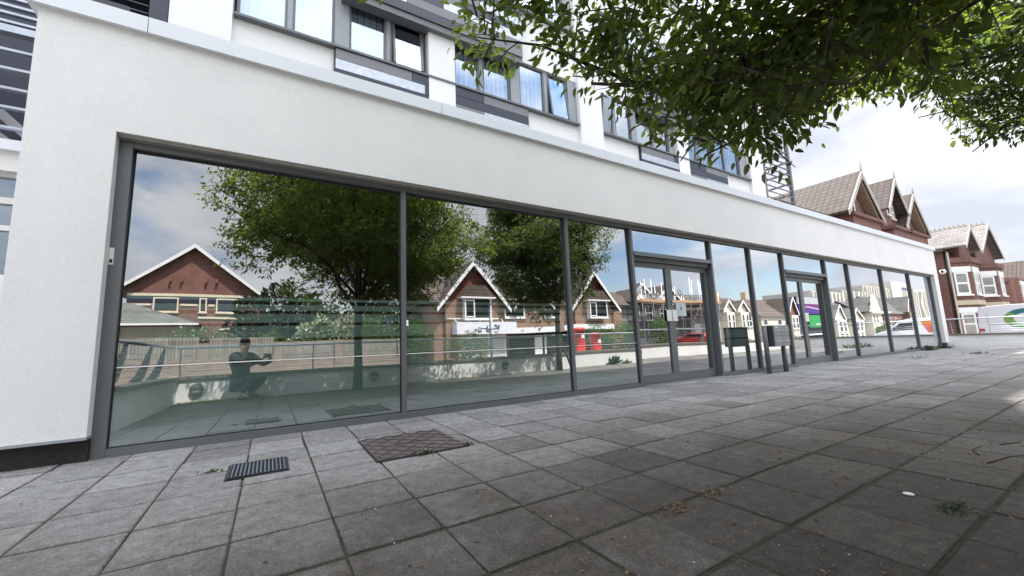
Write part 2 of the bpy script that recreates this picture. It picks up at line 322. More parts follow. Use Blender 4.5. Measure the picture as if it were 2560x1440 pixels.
    bp2 = nod(nt, 'ShaderNodeBump', {'Strength': .4, 'Distance': .01}); l(med.outputs['Fac'], bp2.inputs['Height']); l(bp.outputs[0], bp2.inputs['Normal']); l(bp2.outputs[0], b.inputs['Normal'])
    S = .398; X0 = -.913-S*12; Y0 = -1.413+S*9
    vs_, fs_, tones = [], [], []
    rng = random.Random(3)
    for i in range(0, 69):
        for j in range(0, 22):
            x0 = X0+S*i; y1 = Y0-S*j; y0 = y1-S; x1 = x0+S
            if x0 > 21.25 or y1 < -4.75: continue
            if x1 > -1.75 and y1 > .35: continue
            if y1 > 0 and x0 > -1.8: y1 = min(y1, .01)
            y0 = max(y0, -4.9); x1 = min(x1, 21.3)
            if y1-y0 < .03: continue
            # manhole and drain openings
            cx, cy_ = (x0+x1)/2, (y0+y1)/2
            gp = [.0035+rng.random()*.004, .0035+rng.random()*.004, .006+rng.random()*.006, .006+rng.random()*.006]
            if rng.random() < .12: gp[rng.randrange(4)] += .006
            ax, bx, ay, by = x0+gp[0], x1-gp[1], y0+gp[2], y1-gp[3]
            jx = [rng.uniform(-.003, .003) for _ in range(8)]
            h = rng.uniform(-.0025, .0025); tx, ty = rng.uniform(-.004, .004), rng.uniform(-.004, .004)
            c = [(ax+jx[0], ay+jx[1]), (bx+jx[2], ay+jx[3]), (bx+jx[4], by+jx[5]), (ax+jx[6], by+jx[7])]
            zt = lambda p: h+tx*(p[0]-cx)+ty*(p[1]-cy_)
            e = .006; b0 = len(vs_)
            ins = [(c[0][0]+e, c[0][1]+e), (c[1][0]-e, c[1][1]+e), (c[2][0]-e, c[2][1]-e), (c[3][0]+e, c[3][1]-e)]
            vs_ += [(*p, zt(p)) for p in ins]+[(*p, zt(p)-.004) for p in c]+[(*p, -.03) for p in c]
            fs_.append([b0, b0+1, b0+2, b0+3])
            for k in range(4):
                k2_ = (k+1) % 4; fs_.append([b0+4+k, b0+4+k2_, b0+k2_, b0+k]); fs_.append([b0+8+k, b0+8+k2_, b0+4+k2_, b0+4+k])
            tone = min(1, max(0, rng.gauss(.5, .23)))
            tones += [tone]*9
    me = bpy.data.meshes.new('terrace_paving'); me.from_pydata(vs_, [], fs_); me.materials.append(mt)
    a = me.attributes.new('tone', 'FLOAT', 'FACE'); a.data.foreach_set('value', tones)
    o = bpy.data.objects.new('terrace_paving', me); COL.objects.link(o); tag(o, kind='structure')
paving()
tb = MB().box(-6, 21.5, -5.1, 0.02, -.2, -.006).box(-6, -1.7, .02, 2.3, -.2, -.006)
struct('terrace_joint_bed', tb, mat('moss_and_grit', (.030, .028, .014), .95, var=.5, vs_=9, bump=1, bs=60, fine=.4, fs=200))
# ------------------------------------------------------------------ modern building
MX = [1.25, 3.66, 5.02, 7.2, 8.59, 9.96, 12.11, 13.5, 15.93, 18.39]
bd = thing('modern_building', (0, 0, 0), 'white rendered modern building with long grey framed shopfront and set back upper floors', 'building')
YW = -.095
w = MB().box(-1.684, -1.168, YW, .3, .185, 3.56).box(20.76, 21.2, YW, .3, .185, 3.56).box(-1.168, 20.76, YW, .13, 2.627, 3.56)
w.box(-1.684, -1.40, .3, 3.0, .0, 3.56).box(20.9, 21.2, .3, 3.2, .0, 3.56)
w.build('ground_floor_wall', RENDER, bd)
B(-1.168, 20.76, -.06, .10, 2.602, 2.627).build('soffit_strip', mat('soffit_grey', (.38, .36, .33), .8), bd)
B(-1.66, -1.17, -.035, .28, -.02, .165).build('plinth', PLINTH, bd)
B(20.77, 21.18, -.035, .28, -.03, .165).build('plinth', PLINTH, bd)
B(-1.69, -1.165, YW-.012, .28, .165, .185).build('base_bead', FRAME_L, bd)
cj = [-1.75, -1.02, 1.71, 4.44, 7.17, 9.90, 12.62, 15.35, 18.08, 21.27]
for a, b_ in zip(cj[:-1], cj[1:]):
    MB().prism([(YW-.045, 3.56), (YW-.045, 3.705), (.45, 3.725), (.45, 3.56)], 'x', a+.003, b_-.003).build('coping', COPING, bd)
B(-1.68, 21.2, .45, 3.0, 3.55, 3.62).build('flat_roof', mat('roof_felt', (.12, .12, .12), .9), bd)
# shopfront frame
f = MB().box(-1.168, -1.08, 0, .10, -.01, 2.602).box(20.70, 20.76, 0, .10, -.01, 2.602)
f.box(-1.08, 20.70, .004, .10, 2.548, 2.600)
segs = [-1.08]+MX+[20.70]
for a, b_ in zip(segs[:-1], segs[1:]):
    if a in (5.02, 9.96): continue
    f.box(a+(.05 if a > 0 else 0), b_, .004, .10, -.005, .062)
f.build('shopfront_frame', FRAME, bd)
for x in MX: B(x, x+.05, -.002, .12, -.008, 2.6015).build('mullion', FRAME, bd)
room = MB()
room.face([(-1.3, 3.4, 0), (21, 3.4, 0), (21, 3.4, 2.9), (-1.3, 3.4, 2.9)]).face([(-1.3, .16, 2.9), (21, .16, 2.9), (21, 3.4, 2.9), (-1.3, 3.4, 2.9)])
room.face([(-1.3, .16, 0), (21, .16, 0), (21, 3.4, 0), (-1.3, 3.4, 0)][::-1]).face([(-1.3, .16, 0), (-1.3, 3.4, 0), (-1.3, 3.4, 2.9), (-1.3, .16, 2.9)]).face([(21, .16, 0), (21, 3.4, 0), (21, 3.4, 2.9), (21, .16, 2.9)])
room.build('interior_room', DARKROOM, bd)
tilts = {-1.08: .8, 1.25: .6, 3.66: .5, 7.2: .1, 8.59: .1, 12.11: .1, 13.5: .1, 15.93: .1, 18.39: .1}
FB = [(1.250, 1.280), (1.156, 1.215), (1.040, 1.125), (.890, 1.012), (.700, .855), (.062, .670)]
def pane(x0, x1, z0, z1, y, th, parent, name='glass_pane', m_=GLASS, film=True):
    t = math.tan(R(th)); Y = lambda z: y+(z-1.3)*t
    o = MB().face([(x0, Y(z0), z0), (x1, Y(z0), z0), (x1, Y(z1), z1), (x0, Y(z1), z1)]).face([(x0, Y(z0)+.03, z0), (x0, Y(z1)+.03, z1), (x1, Y(z1)+.03, z1), (x1, Y(z0)+.03, z0)][::-1], 1)
    o = o.build(name, [m_, CLEAR], parent)
    if film:
        q = MB()
        for a, b_ in FB:
            q.face([(x0+.012, Y(a)+.012, a), (x1-.012, Y(a)+.012, a), (x1-.012, Y(b_)+.012, b_), (x0+.012, Y(b_)+.012, b_)])
        q.build('frosted_film', FILM, o)
        if x0 < 5: MB().box(x0+.012, x1-.012, Y(.685)-.003, Y(.685)-.001, .680, .691).build('rail_reflection_line', WHITEP, o)  # white strip stands in for the sunlit handrail's reflection
    gk = MB()
    for bx in ((x0, x1, z0, z0+.010), (x0, x1, z1-.012, z1), (x0, x0+.010, z0, z1), (x1-.012, x1, z0, z1)):
        gk.box(bx[0], bx[1], Y((bx[2]+bx[3])/2)-.004, Y((bx[2]+bx[3])/2)+.006, bx[2], bx[3]) if bx[3]-bx[2] < .1 else gk.prism([(Y(z0)-.004, z0), (Y(z0)+.006, z0), (Y(z1)+.006, z1), (Y(z1)-.004, z1)], 'x', bx[0], bx[1])
    gk.build('gasket', RUBBER, o)
    return o
CLEAR = bpy.data.materials.new('clear_inner_glass'); CLEAR.use_nodes = True
_nt = CLEAR.node_tree; _nt.nodes.clear(); _t = nod(_nt, 'ShaderNodeBsdfTransparent'); _t.inputs[0].default_value = (.85, .88, .87, 1); _o = nod(_nt, 'ShaderNodeOutputMaterial'); _nt.links.new(_t.outputs[0], _o.inputs[0])
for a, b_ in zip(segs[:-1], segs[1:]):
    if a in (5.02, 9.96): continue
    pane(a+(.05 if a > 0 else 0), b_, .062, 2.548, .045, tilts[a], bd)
# papers stuck inside the glass
B(8.68, 8.90, .062, .0635, 1.72, 2.06).build('notice_sheet', mat('pale_notice', (.80, .92, .93), .8), bd)
def text_mesh(body, size, loc, parent, m_, mirror=False, name='lettering', ext=.001, rotz=0, align='LEFT'):
    c = bpy.data.curves.new('tmp', 'FONT'); c.body = body; c.size = size; c.extrude = ext; c.align_x = align
    o = bpy.data.objects.new('tmp', c); COL.objects.link(o); dg = bpy.context.evaluated_depsgraph_get(); dg.update()
    me = bpy.data.meshes.new_from_object(o.evaluated_get(dg)); bpy.data.objects.remove(o); me.name = name
    mw = Matrix.Translation(loc) @ Matrix.Rotation(rotz, 4, 'Z') @ Matrix.Rotation(R(90), 4, 'X'); pl = parent_loc(parent)
    me.transform(Matrix.Translation((-pl[0], -pl[1], -pl[2])) @ mw); me.materials.clear(); me.materials.append(m_)
    o = bpy.data.objects.new(name, me); COL.objects.link(o); o.parent = parent; return o
ETCH = mat('etched_vinyl', (.62, .66, .68), .8)
def door_bay(x0, x1, xm, first):
    B(x0+.05, x1, -.022, .12, 2.105, 2.170).box(x0+.05, x1, .055, .14, 2.035, 2.104).build('transom', FRAME_L if False else FRAME, bd)
    pane(x0+.05, x1, 2.17, 2.548, .045, .1, bd, film=False)
    B(x0+.05, x1, -.03, .16, -.006, .02).build('threshold', STEEL, bd)
    B(x1-.022, x1-.001, .12, .2, .02, 2.035).build('door_jamb', FRAME, bd); B(x0+.05, x0+.068, .12, .2, .02, 2.035).build('door_jamb', FRAME, bd)
    for k, (a, b_) in enumerate(((x0+.07, xm-.002), (xm+.002, x1-.024))):
        d = MB().box(a, a+.075, .10, .15, .024, 2.03).box(b_-.075, b_, .10, .15, .024, 2.03).box(a+.075, b_-.075, .102, .148, 1.945, 2.03).box(a+.075, b_-.075, .102, .148, .024, .155)
        d = d.build('entrance_door', FRAME, bd)
        MB().face([(a+.075, .125, .155), (b_-.075, .125, .155), (b_-.075, .125, 1.945), (a+.075, .125, 1.945)]).build('door_glass', GLASS, d)
        if first:
            e = b_ if k == 0 else a; s = -1 if k == 0 else 1
            B(e+s*.012, e+s*.135, .088, .10, 1.03, 1.225).build('push_plate', WHITEP, d)
            if k == 1: B(a+.02, a+.05, .085, .10, 1.30, 1.335).build('lock', STEEL, d); B(a+.02, a+.05, .085, .10, 1.36, 1.385).build('lock', STEEL, d)
            # etched logo: slanting roof strokes and lettering on the glass
            q = MB(); yy = .1215
            if k == 0:
                for t in range(3):
                    ox = a+.12+.0*t; oz = 1.42+.045*t
                    q.prism([(ox, oz), (ox+.12, oz+.10), (ox+.12, oz+.125), (ox, oz+.025)], 'y', yy-.001, yy)
            else:
                ox, oz = a+.30, 1.44
                for t in range(2):
                    z_ = oz+.05*t; q.prism([(ox-.13, z_), (ox, z_+.10), (ox+.13, z_), (ox+.13, z_+.022), (ox, z_+.122), (ox-.13, z_+.022)], 'y', yy-.001, yy)
            q.build('etched_logo', ETCH, d)
            text_mesh('AMB' if k == 0 else 'MB', .17 if k == 0 else .14, (a+(.36 if k == 0 else .60), yy, 1.40), d, ETCH)
            if k == 1:
                q = MB().box(a+.16, a+.44, yy-.001, yy, 1.12, 1.36); q.build('logo_plate', mat('logo_pale', (.55, .6, .62), .8), d)
                MB().prism([(a+.27, 1.27), (a+.30, 1.21), (a+.33, 1.27), (a+.30, 1.29)], 'y', yy-.003, yy-.002).build('logo_drop', FRAME, d)
        else:
            if k == 0: B(b_-.005, b_+.17, .086, .099, .99, 1.20).build('notice_plate', WHITEP, d)
            B((b_-.05 if k == 0 else a+.02), (b_-.02 if k == 0 else a+.05), .085, .10, 1.30, 1.335).build('lock', STEEL, d)
door_bay(5.02, 7.2, 6.035, True)
door_bay(9.96, 12.11, 10.92, False)
B(12.16, 12.19, -.004, .0, 1.12, 1.22).build('access_pad', mat('beige_plastic', (.55, .45, .33), .6), bd)
s_ = B(-1.166, -1.135, -.004, -.001, 1.52, 1.66).build('warning_sticker', WHITEP, bd)
B(-1.160, -1.141, -.0055, -.0045, 1.535, 1.565).build('sticker_mark', BLACKM, s_)
# upper floors, set back 3 m
UY = 3.0; ZH = 7.63; ZS = 6.39
uw = MB().box(-1.5, 16.1, UY, UY+.3, 3.6, ZS-.05).box(-1.5, 16.1, UY, UY+.3, ZH, 9.0).box(-1.5, 16.1, UY, UY+.3, 10.3, 11.9)
uw.box(-1.5, 16.1, UY+.3, UY+9, 11.6, 11.895).box(15.9, 16.1, UY+.3, UY+9, 3.6, 11.6).box(-1.5, -1.3, UY+.3, UY+9, 3.6, 11.6)
uw.build('upper_wall', RENDER2, bd)
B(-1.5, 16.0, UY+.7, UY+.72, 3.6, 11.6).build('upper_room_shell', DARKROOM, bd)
for a, b_ in ((-1.54, -.74), (2.68, 3.28), (6.87, 7.68), (10.92, 11.46), (15.18, 16.12)):
    B(a, b_, UY-.10, UY+.35, 3.6, 11.92).build('pilaster', RENDER2, bd)
MB().prism([(-1.5, 12.03), (8.9, 12.03), (4.1, 14.8), (-1.5, 14.8)], 'y', UY-.14, UY+6).build('added_shadow_block', RENDER2, bd)  # unseen block, added and sloped to cast the shadow edge on the terrace
B(-1.56, 16.14, UY-.16, UY+.4, 11.9, 12.02).build('roof_coping', COPING, bd)
rng = random.Random(5)
def uwin(x0, x1, z0, z1, op=0, blind=True):
    yf = UY+.05
    fr = MB()
    t = .045
    fr.box(x0, x1, yf, yf+.08, z0, z0+t).box(x0, x1, yf, yf+.08, z1-t, z1).box(x0, x0+t, yf, yf+.08, z0+t, z1-t).box(x1-t, x1, yf, yf+.08, z0+t, z1-t)
    fr = fr.build('window', FRAME, bd)
    if op:
        dy = -.16   # bottom-hung vent pushed out
        q = MB(); a0, a1 = x0+t, x1-t
        P = lambda z: yf+.02+dy*(1-(z-z0)/(z1-z0)) if op == 1 else yf+.02+dy*((z-z0)/(z1-z0))
        q.prism([(P(z0+t), z0+t), (P(z1-t), z1-t), (P(z1-t)+.05, z1-t), (P(z0+t)+.05, z0+t)], 'x', a0, a0+.04)
        q.prism([(P(z0+t), z0+t), (P(z1-t), z1-t), (P(z1-t)+.05, z1-t), (P(z0+t)+.05, z0+t)], 'x', a1-.04, a1)
        q.build('opening_sash', FRAME, fr)
        MB().face([(a0+.04, P(z0+t)+.02, z0+t), (a1-.04, P(z0+t)+.02, z0+t), (a1-.04, P(z1-t)+.02, z1-t), (a0+.04, P(z1-t)+.02, z1-t)]).build('pane', GLASS_UP, fr)
    else:
        MB().face([(x0+t, yf+.03, z0+t), (x1-t, yf+.03, z0+t), (x1-t, yf+.03, z1-t), (x0+t, yf+.03, z1-t)]).build('pane', GLASS_UP, fr)
    if blind:
        q = MB(); x = x0+.05
        while x < x1-.05:
            q.face([(x, yf+.10+rng.uniform(0, .01), z0), (min(x+.118, x1), yf+.13, z0), (min(x+.118, x1), yf+.13, z1), (x, yf+.10, z1)]); x += .125
        q.build('blind', mat('blind_fabric', (.60, .66, .72), .8, var=.03), fr)
ops = {}
bays = [((-.70, .06), 0), ((.14, .85), 0), ((1.11, 1.83), 0), ((1.91, 2.62), 1), ((3.32, 3.95), 0), ((4.04, 4.79), 0), ((5.05, 5.82), 0), ((5.91, 6.58), 1),
        ((7.74, 8.25), 2), ((8.32, 8.97), 0), ((9.18, 9.90), 0), ((9.97, 10.66), 0), ((11.5, 12.1), 2), ((12.16, 12.9), 0), ((13.12, 13.75), 0), ((13.82, 14.68), 0)]
for (a, b_), op in bays:
    bl = not op and not (8.3 < a < 10)
    uwin(a, b_, ZS, ZH, op, bl); uwin(a, b_, 9.05, 10.28, 0, bl)
for a, b_ in ((.85, 1.11), (4.79, 5.05), (8.97, 9.18), (12.9, 13.12)):
    for z0, z1 in ((ZS, ZH), (9.05, 10.28)): B(a, b_, UY+.02, UY+.2, z0, z1).build('window_post', FRAME_L, bd)
for a, b_ in ((.06, .14), (1.83, 1.91), (3.95, 4.04), (5.82, 5.91), (8.25, 8.32), (9.90, 9.97), (12.1, 12.16), (13.75, 13.82)):
    for z0, z1 in ((ZS, ZH), (9.05, 10.28)): B(a, b_, UY+.04, UY+.16, z0, z1).build('mullion_cover', FRAME_L, bd)
for a, b_ in ((6.58, 6.86), (10.66, 10.91), (14.68, 15.17)):
    for z0, z1 in ((ZS, ZH), (9.05, 10.28)): B(a, b_, UY+.01, UY+.2, z0, z1).build('jamb_lining', FRAME_L, bd)
for a, b_ in ((-.72, 6.84), (7.70, 15.16)):
    B(a, b_, UY-.12, UY+.05, ZS-.05, ZS-.008).build('window_sill', FRAME, bd)
    B(a, b_, UY-.12, UY+.05, 9.0, 9.045).build('window_sill', FRAME, bd)
def cladding(x0, x1, z1, rows, y, zb):
    n = 0
    for r, row in enumerate(rows):
        za = z1-.205*(r+1)+.006; zt = z1-.205*r
        for fa, fb, mm_ in row:
            B(x0+(x1-x0)*fa+.004, x0+(x1-x0)*fb-.004, y, y+.03, za, zt-.003).build('cladding_panel', mm_, bd)
    B(x0-.02, x1+.02, y+.03, UY-.001, zb, z1).build('cladding_back', BLACKM, bd)
rowsA = [[(0, .336, GREYPN), (.336, .72, NAVY), (.72, 1, GREYPN)], [(0, .40, SILVER), (.40, 1, NAVY)], [(0, .47, NAVY), (.47, .72, GREYPN), (.72, 1, SILVER)], [(0, .6, GREYPN), (.6, 1, NAVY)]]
cladding(.86, 5.2, 6.325, rowsA, UY-.09, 5.45); cladding(9.2, 13.6, 6.325, rowsA, UY-.09, 5.45)
rowsB = rowsA+[[(0, .5, NAVY), (.5, 1, SILVER)], [(0, .3, SILVER), (.3, 1, GREYPN)], [(0, .6, NAVY), (.6, 1, GREYPN)]]
for x0, x1 in ((.95, 5.0), (9.25, 13.4)):
    B(x0, x1, UY-.22, UY-.001, 7.38, 8.95).build('oriel_box', FRAME, bd)
    for r, row in enumerate(rowsB):
        for fa, fb, mm_ in row: B(x0+(x1-x0)*fa+.004, x0+(x1-x0)*fb-.004, UY-.25, UY-.221, 8.95-.205*(r+1)+.006, 8.95-.205*r-.003).build('cladding_panel', mm_, bd)
# grey louvre at the far left of the upper floor and the dark pier beside it
q = MB()
for k in range(18): q.prism([(UY-.02, 5.3+k*.13), (UY+.10, 5.39+k*.13), (UY+.11, 5.38+k*.13), (UY-.01, 5.29+k*.13)], 'x', -3.4, -1.80)
q.build('vent_louvre', GALV, bd)
B(-1.78, -1.56, UY-.05, UY+.3, 3.6, 9.0).box(-5.5, -1.78, UY+.2, UY+.3, 3.6, 9.0).build('dark_pier', NAVY, bd)
# louvred screen at the right end
sc_ = MB()
for x, y in ((16.30, 3.0), (18.46, 3.0), (18.46, 5.2), (16.30, 5.2)): sc_.box(x-.06, x+.06, y-.06, y+.06, 3.62, 11.7)
sc_ = sc_.build('louvre_screen', FRAME, bd)
q = MB()
for k in range(33):
    z = 3.8+k*.24
    q.prism([(2.95, z), (3.06, z+.035), (3.06, z+.05), (2.95, z+.015)], 'x', 16.36, 18.40)
q.build('louvre_blade', GALV, sc_)
q = MB()
for k in range(17):
    z = 3.9+k*.47; q.box(16.36, 18.40, 5.16, 5.24, z, z+.06); q.box(18.43, 18.49, 3.06, 5.14, z+.1, z+.16)
q.build('rear_rail', FRAME, sc_)
# left wing beyond the lower block
lw = MB().box(-7, -1.70, 1.0, 1.25, 2.53, 2.72).box(-7, -1.70, 1.05, 1.25, 0, 1.5)
lw.build('side_wing_wall', RENDER, bd); B(-7, -1.70, .95, 1.3, 2.72, 2.82).build('side_wing_coping', COPING, bd)
q = MB().box(-7, -1.70, 1.10, 1.16, 1.98, 2.03).box(-7, -1.70, 1.10, 1.16, 2.24, 2.30).box(-7, -1.70, 1.10, 1.16, 2.50, 2.53).box(-7, -1.70, 1.10, 1.16, 1.5, 1.56)
q = q.build('side_window', WHITEP, bd); MB().face([(-7, 1.14, 1.5), (-1.7, 1.14, 1.5), (-1.7, 1.14, 2.53), (-7, 1.14, 2.53)]).build('pane', GLASS_UP, q)
B(-7, -1.72, 1.9, 1.95, 0, 5.2).build('dark_recess', NAVY, bd)
q = MB()
for z in (4.35, 4.27, 4.19, 4.11, 4.02, 3.73, 3.54, 3.34, 3.15, 2.95): q.box(-6, -1.695, .98, 1.03, z-.012, z+.012)
q.box(-6, -1.695, .94, 1.03, 3.89, 3.96)
q.build('side_louvre', GALV, bd)
q = MB().prism([(-2.75, 3.5), (-2.15, 2.9), (-2.15, 3.02), (-2.75, 3.62)], 'y', 1.4, 1.5).prism([(-2.75, 3.2), (-2.25, 2.82), (-2.15, 2.82), (-2.75, 3.32)], 'y', 1.4, 1.5).box(-2.15, -1.78, 1.45, 1.6, 3.2, 4.6)
q.build('stair_flank', mat('stair_grey', (.30, .30, .30), .7), bd)
# CCTV camera on the right flank
ct = thing('security_camera', (21.25, -.18, 2.8), 'white dome security camera on the right corner of the white building', 'camera')
B(21.2, 21.42, -.20, -.15, 2.84, 2.88).build('bracket', BLACKM, ct)
MB().lathe((21.40, -.2, 2.76), [(0, -.09), (.05, -.08), (.085, -.03), (.09, 0), (.085, .04), (.06, .07), (0, .075)], 16).build('dome', WHITEP, ct)
MB().lathe((21.31, -.2, 2.76), [(.0, -.02), (.035, -.015), (.04, 0), (.04, .03)], 12, axis='x').build('lens', BLACKM, ct)
# ------------------------------------------------------------------ mailbox unit
mb = thing('mailbox_unit', (8.53, -.3, 0), 'grey steel mailbox with four compartments on two round posts beside the glass', 'mailbox')
for x in (8.21, 8.85): MB().tube([(x, -.3, 0), (x, -.3, .90 if x < 8.5 else .51)], .042, 16).build('post', mat('post_grey', (.13, .145, .14), .45), mb)
B(8.25, 8.83, -.42, -.25, .50, .905).build('cabinet', mat('cabinet_dark', (.04, .042, .045), .4), mb)
bxm = mat('box_grey', (.24, .25, .27), .38, var=.05)
for i in range(2):
    for j in range(2):
        x0 = 8.255+.288*i; z0 = .505+.20*j
        d = B(x0+.003, x0+.282, -.445, -.421, z0+.003, z0+.195).build('compartment_door', bxm, mb, bevel=.002)
        B(x0+.008, x0+.277, -.456, -.446, z0+.095, z0+.108).build('flap_lip', STEEL, d)
        MB().tube([(x0+.145, -.446, z0+.145), (x0+.145, -.460, z0+.145)], .009, 10).build('lock', STEEL, d)
B(8.31, 8.38, -.4495, -.446, .845, .88).build('label_plate', WHITEP, mb)
# ------------------------------------------------------------------ drain grate and manhole cover
dg_ = thing('drain_grate', (-.04, -1.085, 0), 'small dark metal drain grate let into the slabs near the left window', 'drain')
x0, x1, y0, y1 = -.205, .125, -1.26, -.92
B(x0-.012, x1+.012, y0-.012, y1+.012, -.02, .006).build('pit', BLACKM, dg_)
q = MB().box(x0, x1, y0, y0+.012, .006, .014).box(x0, x1, y1-.012, y1, .006, .014).box(x0, x0+.012, y0+.012, y1-.012, .006, .014).box(x1-.012, x1, y0+.012, y1-.012, .006, .014)
q.build('rim', mat('grate_rim', (.05, .055, .065), .5, .6), dg_)
q = MB()
for k in range(14): xx = x0+.018+k*.0225; q.box(xx, xx+.009, y0+.012, y1-.012, .007, .013)
q.build('bar', mat('grate_bar', (.16, .18, .20), .5, .5, var=.3, vs_=40), dg_)
q = MB()
for k in range(22): yy = y0+.016+k*.0145; q.box(x0+.012, x1-.012, yy, yy+.004, .006, .0105)
q.build('cross_bar', mat('grate_dark', (.06, .07, .085), .5, .6), dg_)
mh = thing('manhole_cover', (1.0, -1.11, 0), 'rusty brown cast iron manhole cover with raised chevron tread among the slabs', 'manhole cover')
x0, x1, y0, y1 = .665, 1.335, -1.45, -.755
RUST = mat('cast_iron', (.115, .095, .09), .6, .3, var=.3, vs_=7, bump=.6, bs=60, fine=.25)
B(x0-.014, x1+.014, y0-.014, y1+.014, -.02, .0045).build('surround', BLACKM, mh)
B(x0, x1, y0, y1, .0045, .010).build('plate', RUST, mh)
q = MB(); n = 9; st = (x1-x0)/n
for i in range(n):
    for j in range(10):
        cx, cy_ = x0+st*(i+.5), y0+(y1-y0)/10*(j+.5); s = 1 if (i+j) % 2 else -1; l_ = .042; h = .006
        dx, dy = l_*.72, s*l_*.72
        nx, ny = -dy/l_*h, dx/l_*h
        pts = [(cx-dx-nx, cy_-dy-ny), (cx+dx-nx, cy_+dy-ny), (cx+dx+nx, cy_+dy+ny), (cx-dx+nx, cy_-dy+ny)]
        pts = [(min(max(a, x0+.006), x1-.006), min(max(b_, y0+.006), y1-.006)) for a, b_ in pts]
        q.prism(pts if s > 0 else pts, 'z', .010, .0165)
q.box(x0+.2, x0+.47, (y0+y1)/2-.006, (y0+y1)/2+.006, .010, .018)
q.build('tread', RUST, mh)
# ------------------------------------------------------------------ parapet walls, railings, lamps
PARA = mat('parapet_render', (.76, .76, .73), .85, var=.06, vs_=2.5, bump=.3, fine=.05)
pw_ = thing('parapet_wall', (10, -5.0, 0), 'long low white parapet wall along the street side of the terrace', 'wall')
B(-1.65, 21.5, -5.1, -4.9, -.2, .42).build('wall', PARA, pw_); B(-1.70, 21.55, -5.14, -4.865, .42, .475).build('coping', CONCD, pw_)
pe = thing('parapet_wall', (21.4, -2, 0), 'low white parapet wall closing the right end of the terrace', 'wall')
B(21.3, 21.5, -4.9, 1.6, -.3, .42).build('wall', PARA, pe); B(21.265, 21.54, -4.865, 1.65, .42, .475).build('coping', CONCD, pe)
pl_ = thing('parapet_wall', (-1.55, -3.3, 0), 'short white return wall at the left end of the terrace with curved railing posts', 'wall')
B(-1.65, -1.45, -4.9, -1.75, -.2, .42).build('wall', PARA, pl_); B(-1.69, -1.41, -4.865, -1.71, .42, .475).build('coping', CONCD, pl_)
POSTM = mat('railing_grey', (.20, .215, .225), .4, .6, var=.05)
def railing(label, pts, curved, straight, inward):
    """pts: two ends; curved and straight: distances along; inward: unit vector towards the terrace"""
    a, b_ = Vector(pts[0]), Vector(pts[1]); d = (b_-a).normalized(); Ln = (b_-a).length; iw = Vector(inward)
    r_ = thing('railing', ((a+b_)/2)[:2]+(.475,), label, 'railing', None)
    MB().tube([a+Vector((0, 0, 1.0)), b_+Vector((0, 0, 1.0))], .023, 12).build('handrail', GALV, r_)
    for k in range(5):
        z = .56+k*.075; MB().tube([a+Vector((0, 0, z)), b_+Vector((0, 0, z))], .0035, 6).build('wire', STEEL, r_)
    for s in curved:
        p = a+d*s; q = MB(); prof = []
        for t in range(9):
            u = t/8; off = -.30*math.sin(u*math.pi*.5)**0*(1-u)**2*1.0; prof.append((p-iw*(.0)+iw*(-.16+.16*(u**.55)), .475+.50*u, .05*(1-u)+.018))
        n = len(prof)
        for sgn in (1, -1):
            pass
        for t in range(n-1):
            (p0, z0, w0), (p1, z1, w1) = prof[t], prof[t+1]
            c0a, c0b = p0-iw*w0, p0+iw*w0; c1a, c1b = p1-iw*w1, p1+iw*w1
            h = d*.006
            for sg in (-1, 1):
                q.face([(c0a.x+sg*h.x, c0a.y+sg*h.y, z0), (c0b.x+sg*h.x, c0b.y+sg*h.y, z0), (c1b.x+sg*h.x, c1b.y+sg*h.y, z1), (c1a.x+sg*h.x, c1a.y+sg*h.y, z1)])
            for cc0, cc1 in ((c0a, c1a), (c0b, c1b)):
                q.face([(cc0.x-h.x, cc0.y-h.y, z0), (cc0.x+h.x, cc0.y+h.y, z0), (cc1.x+h.x, cc1.y+h.y, z1), (cc1.x-h.x, cc1.y-h.y, z1)])
        q.build('curved_post', POSTM, r_)
    for s in straight:
        p = a+d*s; MB().tube([p+Vector((0, 0, .475)), p+Vector((0, 0, 1.0))], .012, 8).build('post', POSTM, r_)
railing('long steel railing with tensioned wires on the street side parapet', ((-1.5, -5.0, 0), (21.4, -5.0, 0)), [.05, 4.9, 9.7, 12.1, 16.5, 20.8], [2.3, 7.2, 14.5, 18.8], (0, 1, 0))
railing('steel railing with tensioned wires on the parapet at the right end', ((21.4, -4.95, 0), (21.4, -.05, 0)), [.1, 4.8], [2.5], (-1, 0, 0))
railing('short steel railing with curved flat posts on the left return wall', ((-1.55, -4.9, 0), (-1.55, -1.85, 0)), [.6, 1.5, 2.7], [], (1, 0, 0))
def lamp(x, label, group='bulkhead lamps on the parapet'):
    o = thing('bulkhead_lamp', (x, -4.9, .24), label, 'lamp', group)
    MB().lathe((x, -4.9, .24), [(.10, 0), (.105, .02), (.10, .05), (.085, .06), (.085, .012)], 24, axis='y').lathe((x, -4.9, .24), [(0, .004), (.10, .004)], 24, axis='y').build('rim', mat('lamp_grey', (.05, .055, .06), .45), o)
    MB().lathe((x, -4.9, .24), [(.0, .082), (.05, .076), (.084, .055)], 20, axis='y', a0=math.pi, a1=2*math.pi).build('lens', mat('frosted_lens', (.6, .62, .6), .3), o)
    MB().lathe((x, -4.9, .24), [(.0, .092), (.055, .086), (.092, .060), (.094, .02)], 20, axis='y', a0=0, a1=math.pi).build('hood', mat('lamp_grey', (.05, .055, .06), .45), o)
    return o
l0 = lamp(-1.16, 'round bulkhead lamp on the parapet at the left corner')
for x, t in ((2.05, 'round bulkhead lamp on the parapet beside the trunk of the left tree'), (5.5, 'round bulkhead lamp on the parapet between the two tree trunks'), (11.0, 'round bulkhead lamp on the parapet opposite the first glass doors')):
    copytree(l0, (x, -4.9, .24), t)
